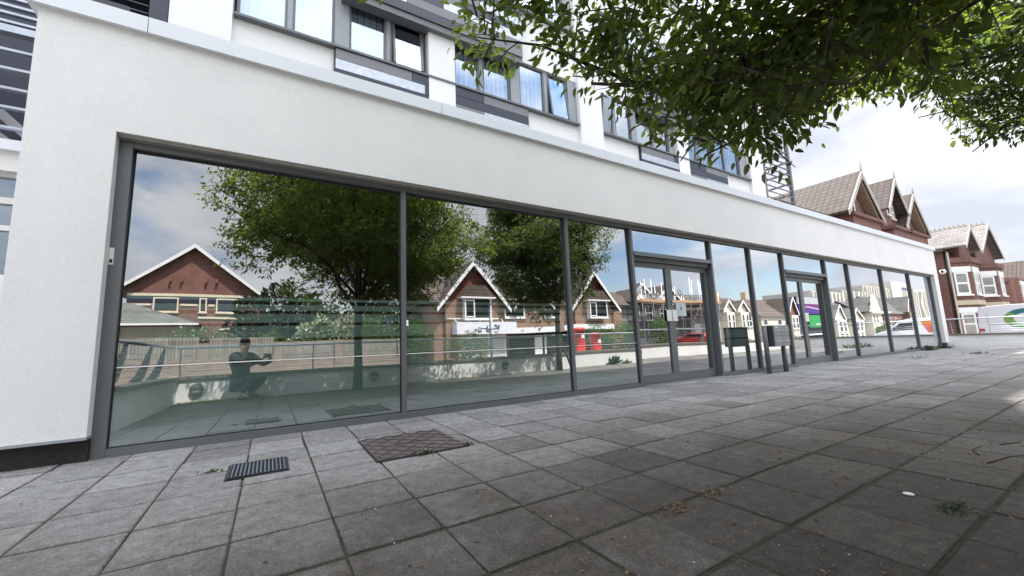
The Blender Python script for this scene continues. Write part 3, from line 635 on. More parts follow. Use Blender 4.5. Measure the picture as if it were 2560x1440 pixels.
# ------------------------------------------------------------------ houses
def win(parent, x0, x1, y, z0, z1, d, mm=WHITEP, bars=1, name='window', sill=True, t=.07):
    """window in a plane y=const, facing d (+1: +Y, -1: -Y)"""
    q = MB(); ya, yb = y-.02*d, y+.04*d
    q.box(x0, x1, ya, yb, z0, z0+t).box(x0, x1, ya, yb, z1-t, z1).box(x0, x0+t, ya, yb, z0+t, z1-t).box(x1-t, x1, ya, yb, z0+t, z1-t)
    if bars >= 1: q.box(x0+t, x1-t, ya, yb-.008*d, (z0+z1)/2-t/2, (z0+z1)/2+t/2)
    if bars >= 2: q.box((x0+x1)/2-t/2, (x0+x1)/2+t/2, ya, yb-.012*d, z0+t, (z0+z1)/2-t/2).box((x0+x1)/2-t/2, (x0+x1)/2+t/2, ya, yb-.012*d, (z0+z1)/2+t/2, z1-t)
    o = q.build(name, mm, parent)
    B(x0+t*.6, x1-t*.6, y-.015*d, y+.012*d, z0+t*.6, z1-t*.6).build('pane', DARKGLASS, o)
    if sill: B(x0-.06, x1+.06, y+.0*d, y+.12*d, z0-.09, z0-.002).build('sill', mm, o)
    return o
def gable(parent, xc, hw, zapex, zeave, yf, depth, d, wallm, roofm, barge=WHITEP, over=.35, bw=.22, finial=None, ztop=None, bargeboard=True, infill=None, wallz=None, woff=.35):
    """gable facing d with the ridge running back; roof slabs, gable wall, bargeboards"""
    k = (zapex-zeave)/hw; t = .14; yo = yf+over*d; ybk = yf-depth*d
    q = MB()
    for s in (-1, 1):
        q.prism([(xc, zapex), (xc+s*hw, zeave), (xc+s*hw, zeave+t), (xc, zapex+t)] if True else [], 'y', min(yo, ybk), max(yo, ybk))
    q.build('roof', roofm, parent)
    wh = hw-woff
    zb = zeave if wallz is None else wallz
    w_ = MB().prism([(xc-wh, zb), (xc+wh, zb), (xc+wh, zapex-k*wh-.02), (xc, zapex-.02), (xc-wh, zapex-k*wh-.02)], 'y', min(yf, ybk), max(yf, ybk))
    w_.build('gable_wall', wallm if infill is None else infill, parent)
    if bargeboard:
        for s in (-1, 1):
            q = MB().prism([(xc, zapex+t-.02-.0), (xc+s*(hw+.03), zeave+t-.02), (xc+s*(hw+.03), zeave+t-.02-bw), (xc, zapex+t-.02-bw*1.25)], 'y', min(yo, yo+.06*d), max(yo, yo+.06*d))
            q.build('bargeboard', barge, parent)
    if finial: MB().tube([(xc, yo+.03*d, zapex-.5), (xc, yo+.03*d, zapex+.5), (xc, yo+.03*d, zapex+.55), (xc, yo+.03*d, zapex+finial)], [.05, .06, .04, .012], 8).build('finial', barge, parent)
def xroof(parent, x0, x1, yf, yb, zeave, zridge, m_, over=.3, hip0=0, hip1=0, name='roof'):
    ym = (yf+yb)/2; s = 1 if yf > yb else -1; a, b_ = yf+over*s, yb-over*s; k = over*(zridge-zeave)/abs(yf-ym); ze = zeave-k
    q = MB(); r0, r1 = x0+hip0, x1-hip1
    q.face([(x0, a, ze), (x1, a, ze), (r1, ym, zridge), (r0, ym, zridge)]).face([(x1, b_, ze), (x0, b_, ze), (r0, ym, zridge), (r1, ym, zridge)])
    q.face([(x0, a, ze), (r0, ym, zridge), (x0, b_, ze)]).face([(x1, a, ze), (x1, b_, ze), (r1, ym, zridge)]).face([(x0, a, ze-.01), (x0, b_, ze-.01), (x1, b_, ze-.01), (x1, a, ze-.01)])
    return q.build(name, m_, parent)
# ---- houses across the street, seen in the glass (fronts face +Y)
h = thing('shop_house', (15, -26, 0), 'brown brick house with white gables, boxed upper window and white shop sign across the street', 'house')
B(11.4, 33.2, -34, -26.0, -.2, 4.9).build('wall', BRICK_S, h); xroof(h, 11.0, 37.5, -26, -34, 4.9, 7.5, TILE_X, hip1=4.2)
B(33.2, 36.8, -33.5, -26.4, -.2, 4.7).build('side_wall', mat('grey_pebbledash', (.2, .2, .19), .9), h)
for xc, hw, za, ze in ((14.85, 3.4, 8.1, 4.05), (28.7, 3.4, 8.0, 4.0)):
    gable(h, xc, hw, za, ze, -25.6, 5, 1, BRICK_S, TILE_Y, over=.55, bw=.34, infill=HUNGTILE, woff=.9, wallz=4.9)
    B(xc-2.5, xc+2.5, -25.98, -25.6, -.1, 4.899).build('front_wall', BRICK_S, h)
    o = xc+.25
    w_ = win(h, o-1.25, o+1.2, -25.02, 3.25, 5.05, 1, bars=0, t=.12)
    B(o-.45, o-.35, -25.06, -24.95, 3.37, 4.93).box(o-1.1, o-.5, -25.0, -24.93, 3.4, 3.5).box(o-1.1, o-.5, -25.0, -24.93, 4.75, 4.85).build('mullion', WHITEP, w_)
    B(o-1.2, o+1.15, -25.6, -25.05, 3.2, 5.05).build('box_bay', WHITEP, h)
    MB().prism([(o-1.6, 5.1), (o+1.55, 5.1), (o+.65, 6.05), (o-.75, 6.05)], 'y', -25.6, -24.85).build('bay_roof', TILE_X, h)
    B(o-1.62, o+1.57, -25.6, -24.80, 4.98, 5.10).build('bay_fascia', WHITEP, h)
gable(h, 21.2, 2.4, 6.6, 4.1, -25.7, 4, 1, BRICK_S, TILE_Y, over=.4, bw=.26, infill=HUNGTILE, woff=.6, wallz=4.9)
win(h, 18.1, 20.3, -25.95, 3.45, 5.2, 1, bars=0, t=.13); win(h, 22.6, 24.4, -25.95, 3.45, 5.0, 1, bars=2, t=.1)
so = B(12.9, 18.5, -25.6, -24.62, 2.0, 3.0).build('shop_sign', mat('sign_white', (.74, .75, .80), .6), h)
INK = mat('sign_ink', (.05, .06, .09), .6)
def stroke(pts, r=.022):   # brushed script lettering, traced over the sign face
    P = []
    for u, v in pts: P.append((13.42+(u-1140)/128*5.03*1.0, -24.60, 2.0+(833-v)/27*1.0))
    out = []
    n = len(P)
    for i in range(n-1):
        p0 = Vector(P[max(i-1, 0)]); p1 = Vector(P[i]); p2 = Vector(P[i+1]); p3 = Vector(P[min(i+2, n-1)])
        for t in (0, .25, .5, .75): out.append(.5*((2*p1)+(-p0+p2)*t+(2*p0-5*p1+4*p2-p3)*t*t+(-p0+3*p1-3*p2+p3)*t**3))
    out.append(Vector(P[-1])); return out, r
q = MB()
zx = lambda a: 1140+a/18.286; zy = lambda b_: 790+b_/18.286
for S_ in ([(1450, 480), (1400, 410), (1350, 420), (1370, 470), (1450, 480), (1510, 520), (1505, 620), (1460, 700), (1390, 720), (1310, 680)],
           [(1575, 420), (1540, 480), (1535, 590)], [(1575, 420), (1520, 450), (1500, 480)], [(1480, 540), (1460, 590), (1430, 540), (1405, 590), (1380, 545), (1340, 585), (1290, 560), (1240, 590), (1180, 570), (1130, 540)],
           [(1130, 530), (1120, 580), (1080, 590), (1050, 580), (1000, 590), (990, 540), (1040, 450), (1060, 450), (1040, 500), (1000, 620), (980, 660), (1020, 700), (1100, 700), (1150, 660), (1100, 640), (970, 635)],
           [(1000, 560), (950, 560), (900, 550), (860, 565), (820, 550), (780, 570), (740, 550), (720, 530), (690, 520), (660, 550), (650, 600), (620, 680), (660, 705), (720, 700), (770, 670), (740, 650), (650, 650)],
           [(600, 590), (570, 580), (550, 660), (530, 700), (520, 620), (500, 590), (480, 640)]):
    pp, r = stroke([(zx(a), zy(b_)) for a, b_ in S_]); q.tube(pp, .028, 5)
q.build('script_lettering', INK, so)
q = MB().box(12.9, 18.5, -25.62, -25.2, 3.0, 3.02)
for k in range(5): q.prism([(13.3+k*1.1, 3.0), (13.38+k*1.1, 3.0), (13.1+k*1.1, 3.3), (13.02+k*1.1, 3.3)], 'y', -25.55, -25.45)
q.box(12.4, 17.2, -25.55, -25.45, 3.3, 3.38); q.build('awning_bracket', WHITEP, h)
sh = MB(); z = .05
while z < 1.95: sh.prism([(-25.55, z), (-25.49, z+.03), (-25.49, z+.07), (-25.55, z+.10)], 'x', 13.6, 17.7); z += .105
sh.build('roller_shutter', mat('shutter_white', (.7, .7, .72), .5), h)
fa = B(18.5, 23.3, -25.7, -25.0, 2.0, 2.5).build('fascia', WHITEP, h)
text_mesh('21', .34, (19.3, -24.985, 2.13), fa, INK, rotz=math.pi, align='CENTER')
B(18.4, 25.5, -25.99, -25.9, -.1, 2.0).build('shop_window', DARKGLASS, h)
for k in range(7): B(18.4, 21.1, -25.895, -25.88, .3+k*.25, .32+k*.25).build('window_slat', FRAME_L, h)
B(21.25, 22.15, -25.88, -25.8, 0, 1.78).build('door', WHITEP, h); B(22.45, 22.65, -25.88, -25.8, 0, 1.8).box(17.7, 17.85, -25.9, -25.5, 0, 2.0).build('door_post', WHITEP, h)
B(13.2, 13.6, -25.6, -25.2, 0, 2.0).build('shop_pier', BUFF, h)
B(24.5, 31.2, -25.6, -25.3, 2.1, 2.6).build('fascia', WHITEP, h); B(24.9, 31.0, -25.6, -25.55, 0, 2.1).build('shop_window', DARKGLASS, h)
h = thing('brick_hall', (-3, -34, 0), 'large red brick building with a broad gable, cream bands and solar panels behind the fence', 'building')
B(-9.3, -.6, -48, -34.0, -.2, 6.3).build('wall', BRICK_R, h)
gable(h, -5.4, 4.7, 10.1, 6.15, -34.0, 14, 1, BRICK_R, mat('brown_roof', (.12, .085, .065), .85, bump=.5, bs=20), over=.5, bw=.26, woff=.25, wallz=6.3)
bnd = MB()
bnd.box(-9.3, -.6, -34.0, -33.93, 6.0, 6.2).box(-9.3, -7.9, -34.0, -33.93, 5.25, 5.4).box(-6.15, -5.05, -34, -33.93, 5.25, 5.4).box(-4.35, -3.95, -34, -33.93, 5.25, 5.4).box(-2.3, -.6, -34, -33.93, 5.3, 5.45).box(-5.0, -.6, -34, -33.93, 4.25, 4.42).box(-3.6, -.6, -34, -33.93, 3.35, 3.5)
bnd.build('cream_band', CREAMP, h)
for a, b_ in ((-7.9, -6.15), (-5.05, -4.35), (-3.95, -2.3)):
    win(h, a+.1, b_-.1, -33.96, 4.75, 5.9, 1, mm=CREAMP, bars=0, t=.10)
B(-9.3, -.6, -33.96, -33.94, 5.5, 6.0).build('blue_clerestory', NAVY, h)
xroof(h, -.5, 10, -34.5, -42, 3.6, 5.2, TILE_X, hip1=3); B(-.55, 9.6, -42, -34.5, 0, 3.6).build('rear_wing', BRICK_R, h)
B(-.55, 9.6, -34.49, -34.42, 3.1, 3.3).build('cream_band', CREAMP, h)
q = MB(); n_ = 0
for i in range(2):
    for j in range(5):
        a = -4.6+i*1.75; b_ = a+1.65; za = lambda x: 10.1-(x+5.4)/4.7*3.95+.20; y0 = -36-j*1.8
        q.face([(a, y0, za(a)), (b_, y0, za(b_)), (b_, y0-1.7, za(b_)), (a, y0-1.7, za(a))])
q.build('solar_panel', mat('solar', (.02, .03, .06), .15, var=.05), h)
for x in (-6.9, -6.2, -4.6, -3.9): B(x, x+.14, -33.98, -33.7, 7.15, 7.45).build('floodlight', mat('rust_lamp', (.25, .1, .06), .5), h)
for x in (.6, 2.4): win(h, x, x+1.3, -34.45, 1.9, 3.0, 1, mm=CREAMP)
h = thing('low_pavilion', (-8, -30, 0), 'low building with a grey tiled hipped roof in front of the large brick building', 'building')
B(-14, -4.6, -33, -29.6, -.2, 3.35).build('wall', BRICK_S, h); xroof(h, -14.4, -4.2, -29.2, -33.5, 3.55, 5.1, TILE_G, over=.2, hip1=4.2); B(-14.2, -4.3, -29.05, -28.97, 3.36, 3.50).build('fascia', WHITEP, h)
# boundary wall and fence
h = thing('boundary_wall', (0, -17.7, .09), 'low brick boundary wall with brick piers on the far side of the road', 'wall')
B(-9, .35, -17.85, -17.62, 0, .98).box(.35, 6.6, -17.85, -17.62, 0, .76).build('wall', BRICK_B, h)
for x in (-8.6, -5.7, -2.6, .35, 3.1, 6.35): B(x-.2, x+.2, -17.9, -17.56, 0, 1.62).build('pier', BRICK_B, h)
h = thing('timber_fence', (0, -17.75, .98), 'weathered grey vertical board fence standing on the brick boundary wall', 'fence')
xs_ = [-8.4, -5.5, -2.4, .55, 3.3]; xe_ = [-5.9, -2.8, .15, 2.9, 6.15]
for a, b_, z_ in zip(xs_, xe_, (1.98, 1.9, 1.86, 1.62, 1.6)): B(a, b_, -17.78, -17.73, .985 if a < .3 else .765, z_).build('fence_panel', TIMBER, h)
def bigwin(): pass
# scaffolded house
h = thing('scaffolded_house', (41, -26, 0), 'grey house with two white gables and brown tiled roof wrapped in scaffolding', 'house')
B(34.6, 49.5, -34, -26.3, -.6, 4.7).build('wall', mat('dark_grey_render', (.12, .12, .125), .9, var=.2), h); xroof(h, 34.2, 50, -26.3, -34, 4.7, 6.9, TILE_X, hip1=2)
for xc in (36.6, 41.3): gable(h, xc, 2.2, 6.75, 5.0, -26.0, 3.5, 1, RENDER2, TILE_Y, over=.35, bw=.26, woff=.35, wallz=4.72)
for x in (35.2, 37.4, 40.0, 42.3): win(h, x, x+1.2, -26.28, 2.6, 4.3, 1, bars=2)
xroof(h, 44.5, 50.2, -25.2, -29.5, 3.3, 5.1, TILE_X, name='extension_roof'); B(44.8, 50, -29, -25.4, -.6, 3.3).build('extension', mat('grey_extension', (.20, .20, .20), .9), h)
s = thing('scaffolding', (41, -24.6, 0), 'steel tube scaffolding with timber boards around the grey house', 'scaffolding')
q = MB()
for k in range(9):
    x = 34.8+k*1.75; q.tube([(x, -24.4, -.6), (x, -24.4, rng.uniform(5.8, 8.0))], .05, 6).tube([(x, -25.3, -.6), (x, -25.3, rng.uniform(5.6, 7.6))], .05, 6)
q.build('standard', GALV, s)
q = MB()
for z in (1.5, 2.6, 4.3, 5.4): q.tube([(34.5, -24.4, z), (49.2, -24.4, z+.02)], .045, 6)
for k in range(4): q.tube([(35+k*3.6, -24.35, .2), (38.2+k*3.6, -24.35, 4.4)], .045, 6)
q.build('ledger', mat('scaffold_dark', (.10, .09, .08), .6, .4), s)
B(34.4, 49.0, -25.5, -24.3, 4.5, 4.58).box(34.4, 49.0, -24.34, -24.28, 4.58, 4.85).build('scaffold_board', PLANK, s)
B(46.6, 48.4, -24.26, -24.2, 4.7, 6.1).build('orange_netting', mat('orange_sheet', (.65, .28, .04), .7, var=.3, vs_=4), s)
def cream_house(x0, x1, name, label, eave, ridge, gables, wm, rm, hip0=0, hip1=0, wins=(), base=-.7, gm=None, depth=8):
    h = thing(name, ((x0+x1)/2, -26, base), label, 'house')
    B(x0+.3, x1-.3, -26-depth, -26.2, base, eave).build('wall', wm, h); xroof(h, x0, x1, -26.2, -26-depth, eave, ridge, rm, hip0=hip0, hip1=hip1)
    for xc, hw, za, ze in gables:
        gable(h, xc, hw, za, ze, -25.7, 3.5, 1, wm, rm, over=.3, bw=.26, woff=.3, wallz=eave-.3, infill=gm)
        B(xc-hw+.5, xc+hw-.5, -26.19, -25.3, base, eave-.1).build('bay', wm, h)
        for a in (-.75, .15): win(h, xc+a*hw*.8, xc+(a+.55)*hw*.8, -25.28, eave-2.2, eave-.4, 1, bars=1, t=.1); win(h, xc+a*hw*.8, xc+(a+.55)*hw*.8, -25.28, max(base+.8, eave-5.2), eave-3.3, 1, bars=1, t=.1)
    for a, z in wins: win(h, a, a+1.2, -26.18, z, z+1.7, 1, bars=1, t=.1)
    return h
h = cream_house(50.6, 61.6, 'cream_house', 'cream house with two small white gables and an aerial on its brown roof', 3.7, 6.2, ((52.9, 1.5, 5.2, 3.7), (56.4, 1.5, 5.2, 3.7)), CREAMW, TILE_X, wins=((58.6, 1.6), (54.4, 1.6)))
MB().tube([(55.5, -30, 6.1), (55.5, -30, 7.6)], .04, 6).tube([(54.2, -30, 7.5), (57.0, -30, 7.5)], .035, 6).tube([(56.4, -30.5, 7.45), (56.4, -29.5, 7.45)], .12, 6).build('aerial', STEEL, h)
h = cream_house(61.8, 72.9, 'cream_house', 'cream house with a hipped brown roof and one tall gabled bay', 3.3, 6.1, ((70.9, 1.6, 6.0, 3.2),), PALEW, TILE_X, hip0=3.0, wins=((62.6, 1.0), (62.6, -2), (67.0, 1.0)), gm=BRICK_R)
B(66.4, 67.2, -31, -30.2, 5.5, 7.4).build('chimney', BUFF, h)
h = cream_house(84.5, 99.5, 'cream_house', 'cream terraced house with a pointed gable and slate roof', 2.6, 6.2, ((87.5, 2.5, 5.1, 2.5), (94.5, 2.8, 4.6, 2.5)), CREAMW, SLATE_X, wins=((90.6, .6), (97.4, .6)))
h = cream_house(100, 110.5, 'cream_house', 'cream house with a curved white parapet gable', 3.9, 6.6, ((102.8, 2.9, 6.9, 4.0),), CREAMW, SLATE_X, wins=((107, 1.7), (105.2, -1.6)))
MB().prism([(99.9, 3.9), (105.9, 3.9), (105.6, 4.9), (104.9, 5.1), (104.5, 6.3), (103.6, 6.9), (102.8, 7.5), (102.0, 6.9), (101.1, 6.3), (100.8, 5.1), (100.1, 4.9)], 'y', -25.3, -25.1).build('parapet_gable', CREAMP, h)
B(99.9, 110.4, -25.2, -24.9, 3.75, 4.1).build('cornice', CREAMP, h)
h = cream_house(111, 131, 'brick_house', 'red brick house with white bargeboards and dark slate roof', 4.1, 7.9, ((125, 3.0, 7.6, 4.0),), BRICK_R, SLATE_X, wins=((113, 1.2), (117, 1.2)))
# advertising boards
h = thing('advertising_board', (78, -25.6, 0), 'purple and green advertising boards under a long grey sign band beside the cream houses', 'sign')
B(73.3, 83.8, -33, -26, -.8, 6.3).build('shop_block', mat('shop_dark', (.03, .035, .05), .7), h); B(73.3, 83.8, -25.98, -25.8, 5.0, 6.2).build('sign_band', mat('band_grey', (.40, .42, .45), .6), h)
B(73.4, 83.8, -25.98, -25.75, 3.4, 4.95).build('board', mat('board_purple', (.07, .02, .22), .5), h)
MB().prism([(75.5, 4.9), (83.7, 4.9), (83.7, 4.2), (75.5, 4.7)], 'y', -25.75, -25.7).build('board_panel', mat('board_magenta', (.18, .015, .13), .5), h)
MB().prism([(75.5, 4.68), (75.5, 4.45), (83.7, 3.75), (83.7, 4.0)], 'y', -25.75, -25.7).build('board_stripe', mat('board_lilac', (.45, .35, .5), .5), h)
B(76.6, 83.0, -25.98, -25.7, 1.2, 3.2).build('green_board', mat('board_green', (.02, .28, .06), .5), h)
B(78.5, 81, -25.7, -25.66, 1.5, 1.75).build('white_mark', WHITEP, h); B(73.3, 84, -25.9, -25.4, .0, .2).build('white_rail', WHITEP, h)
# hospital-like concrete blocks
h = thing('concrete_block', (200, -55, 0), 'group of tall ribbed concrete blocks with banded windows far behind the houses', 'building')
CN = mat('pale_concrete', (.40, .385, .35), .9, var=.12, vs_=.15)
for a, b_, z_ in ((146, 168, 13.2), (169, 183, 14.2), (186, 214, 16.6), (222, 240, 19.5), (243, 262, 17.5)): B(a, b_, -66, -52, -1, z_).build('block', CN, h)
q = MB(); x = 146
while x < 262:
    if not (168.5 < x < 170 or 214 < x < 222): q.box(x, x+.9, -52, -51.3, 3, 12.8 if x < 169 else 14 if x < 185 else 16.2)
    x += 2.6
q.build('rib', mat('rib_concrete', (.55, .53, .47), .9), h)
B(214, 222, -60, -50.6, -1, 19.3).build('stair_tower', mat('tower_stone', (.48, .46, .42), .9), h)
for k in range(4): B(223, 240, -51.98, -51.9, 6+k*3.3, 7.6+k*3.3).build('window_band', mat('band_blue', (.06, .09, .14), .3), h)
# ---- red brick villas to the right of the terrace (fronts face -Y)
def villa(name, label, loc, x0, x1, yf, eave, ridge, wm, rm, rmx, gables, depth=9, base=-.7, barge=BUFF, finial=1.3):
    h = thing(name, loc, label, 'house')
    B(x0, x1, yf, yf+depth, base, eave).build('wall', wm, h); xroof(h, x0-.3, x1+.3, yf, yf+depth, eave, ridge, rmx)
    for xc, hw, za, ze in gables: gable(h, xc, hw, za, ze, yf-.5, 5.5, -1, wm, rm, barge=barge, over=.55, bw=.30, finial=finial, woff=.55, wallz=eave-.6)
    return h
PALEB = mat('bargeboard_grey', (.46, .42, .37), .8, var=.12)
h = villa('red_brick_villa', 'tall red brick villa with three steep tiled gables and finials behind the white building', (34, 5, -.7), 22.5, 44.5, 5.3, 7.5, 9.7, BRICK_R, TILE_Y, TILE_X, ((30.95, 2.75, 10.25, 7.4), (36.9, 1.95, 10.9, 8.5), (40.45, 2.6, 10.35, 7.6)), barge=PALEB)
for xc, hw in ((30.95, 2.1), (36.9, 1.5), (40.45, 2.0)):
    B(xc-hw, xc+hw, 4.3, 5.29, -.7, 7.3).build('bay', BRICK_R, h); B(xc-hw-.15, xc+hw+.15, 4.15, 5.2, 7.3, 7.5).build('bay_cornice', BRICK_H, h)
win(h, 29.9, 30.9, 4.78, 7.7, 9.0, -1, mm=WHITEP, t=.14); win(h, 36.5, 37.1, 4.78, 8.5, 9.9, -1, t=.12); win(h, 37.3, 37.8, 4.78, 8.3, 9.3, -1, t=.12); win(h, 39.8, 40.7, 4.78, 7.8, 9.1, -1, t=.12)
for xc, hw, za, ze in ((30.95, 2.75, 10.25, 7.4), (40.45, 2.6, 10.35, 7.6)):   # brick dentils under the verge
    q = MB(); k = (za-ze)/hw
    for t in range(16):
        s_x = hw*.8*(t+1)/17; q.box(xc+s_x, xc+s_x+.08, 4.30, 4.78, za-k*s_x-.55, za-k*s_x-.35); q.box(xc-s_x-.08, xc-s_x, 4.30, 4.78, za-k*s_x-.55, za-k*s_x-.35)
    q.build('dentil', mat('dentil_timber', (.30, .22, .16), .8), h)
h = villa('red_brick_villa', 'red brick villa with slate gables, two canted bays and white sash windows beside the van', (57, 4.6, -.7), 49.0, 68.5, 5.0, 7.2, 9.7, BRICK_H, SLATE_Y, SLATE_X, ((53.9, 2.5, 9.5, 7.5), (61.6, 4.6, 10.6, 7.5)), barge=PALEB, finial=None)
q = MB().box(53.87, 53.93, 4.2, 9.6, 9.60, 9.66).box(61.57, 61.63, 4.2, 9.3, 10.70, 10.76)
for k in range(18): q.box(53.84, 53.96, 4.2+k*.3, 4.3+k*.3, 9.62, 9.85)
for k in range(14): q.box(61.52, 61.68, 4.2+k*.36, 4.32+k*.36, 10.72, 10.98)
q.build('ridge_cresting', BUFF, h)
def owin(parent, A, Bp, z0, z1, out=.03, t=.15):
    A = Vector((*A, 0)); Bp = Vector((*Bp, 0)); u = (Bp-A).normalized(); n_ = Vector((u.y, -u.x, 0)); L_ = (Bp-A).length
    P = lambda s_, z, o_: (A.x+u.x*s_+n_.x*o_, A.y+u.y*s_+n_.y*o_, z)
    def slab(q, s0, s1, za, zb, o0, o1):
        q.prism([P(s0, 0, o0)[:2], P(s1, 0, o0)[:2], P(s1, 0, o1)[:2], P(s0, 0, o1)[:2]], 'z', za, zb)
    q = MB(); slab(q, 0, L_, z0, z0+t, -.02, out); slab(q, 0, L_, z1-t, z1, -.02, out); slab(q, 0, t, z0+t, z1-t, -.02, out); slab(q, L_-t, L_, z0+t, z1-t, -.02, out); slab(q, t, L_-t, (z0+z1)/2-t/2, (z0+z1)/2+t/2, -.02, out-.005)
    o = q.build('window', WHITEP, parent)
    q = MB(); slab(q, t*.7, L_-t*.7, z0+t*.6, z1-t*.6, -.01, out-.022); q.build('pane', mat('sash_glass', (.22, .22, .20), .12, var=.35, vs_=2, spec=.9), o)
    q = MB(); slab(q, -.12, L_+.12, z0-.14, z0-.003, -.02, out+.1); q.build('sill', WHITEP, o)
    q = MB(); slab(q, -.28, L_+.28, z1+.01, z1+.48, -.02, out+.02); q.build('lintel', WHITEP, o)
def bay3(h, A, Bp, xr, zt, wins, wm):
    D = (xr, Bp[1]); E_ = (xr+(Bp[0]-A[0]), A[1]); o_ = .18
    MB().prism([A, Bp, D, E_], 'z', -.7, zt).build('bay', wm, h)
    ex = lambda k: [(A[0]-k, A[1]-.001), (Bp[0]-k*.45, Bp[1]-k), (D[0]+k*.45, D[1]-k), (E_[0]+k, E_[1]-.001)]
    MB().prism(ex(.14), 'z', zt, zt+.42).build('bay_parapet', BRICK_H, h); MB().prism(ex(.05), 'z', 2.45, 2.85).build('stone_band', BUFF, h)
    u = Vector((Bp[0]-A[0], Bp[1]-A[1])); 
    for z0, z1 in wins:
        owin(h, (A[0]+u.x*.22, A[1]+u.y*.22), (A[0]+u.x*.82, A[1]+u.y*.82), z0, z1)
        owin(h, (Bp[0]+.55, Bp[1]), (xr-.5, Bp[1]), z0, z1)
bay3(h, (50.0, 5.0), (51.5, 3.95), 54.2, 6.1, ((3.35, 5.25), (-.1, 1.75)), BRICK_H)
bay3(h, (59.1, 5.0), (60.8, 3.85), 63.5, 6.2, ((3.5, 5.4), (-.1, 1.75)), BRICK_H)
MB().tube([(49.3, 4.85, -.7), (49.3, 4.85, 7.1)], .09, 8).build('drainpipe', BLACKM, h)
B(49.5, 50.1, 4.8, 4.99, -.7, 7.0).build('quoin', BUFF, h)
h = villa('red_brick_villa', 'red brick villa with a pantiled roof and pale gable just above the van', (77, 5, -.7), 70.5, 83, 5.0, 5.6, 8.6, BRICK_R, TILE_Y, TILE_X, ((79.5, 3.2, 8.2, 5.4),), barge=PALEB, finial=None)
h2b = h
MB().prism([(72, 4.99), (73, 4.1), (77, 4.1), (78, 4.99)], 'z', -.7, 5.9).build('bay', BRICK_R, h); win(h, 73.6, 75.8, 4.08, 3.3, 5.0, -1, t=.15); B(73.2, 76.2, 4.0, 4.1, 5.02, 5.5).build('lintel', WHITEP, h)
h = villa('red_brick_villa', 'last red brick villa with a tiled roof at the right edge of the picture', (90, 5, -.7), 84, 99, 5.0, 6.2, 9.2, BRICK_R, TILE_Y, TILE_X, ((91.5, 3.4, 9.0, 6.0),), barge=PALEB, finial=None)
MB().prism([(86, 4.99), (87, 4.1), (91, 4.1), (92, 4.99)], 'z', -.7, 6.2).build('bay', BRICK_R, h); win(h, 87.4, 89.8, 4.08, 3.6, 5.4, -1, t=.15)
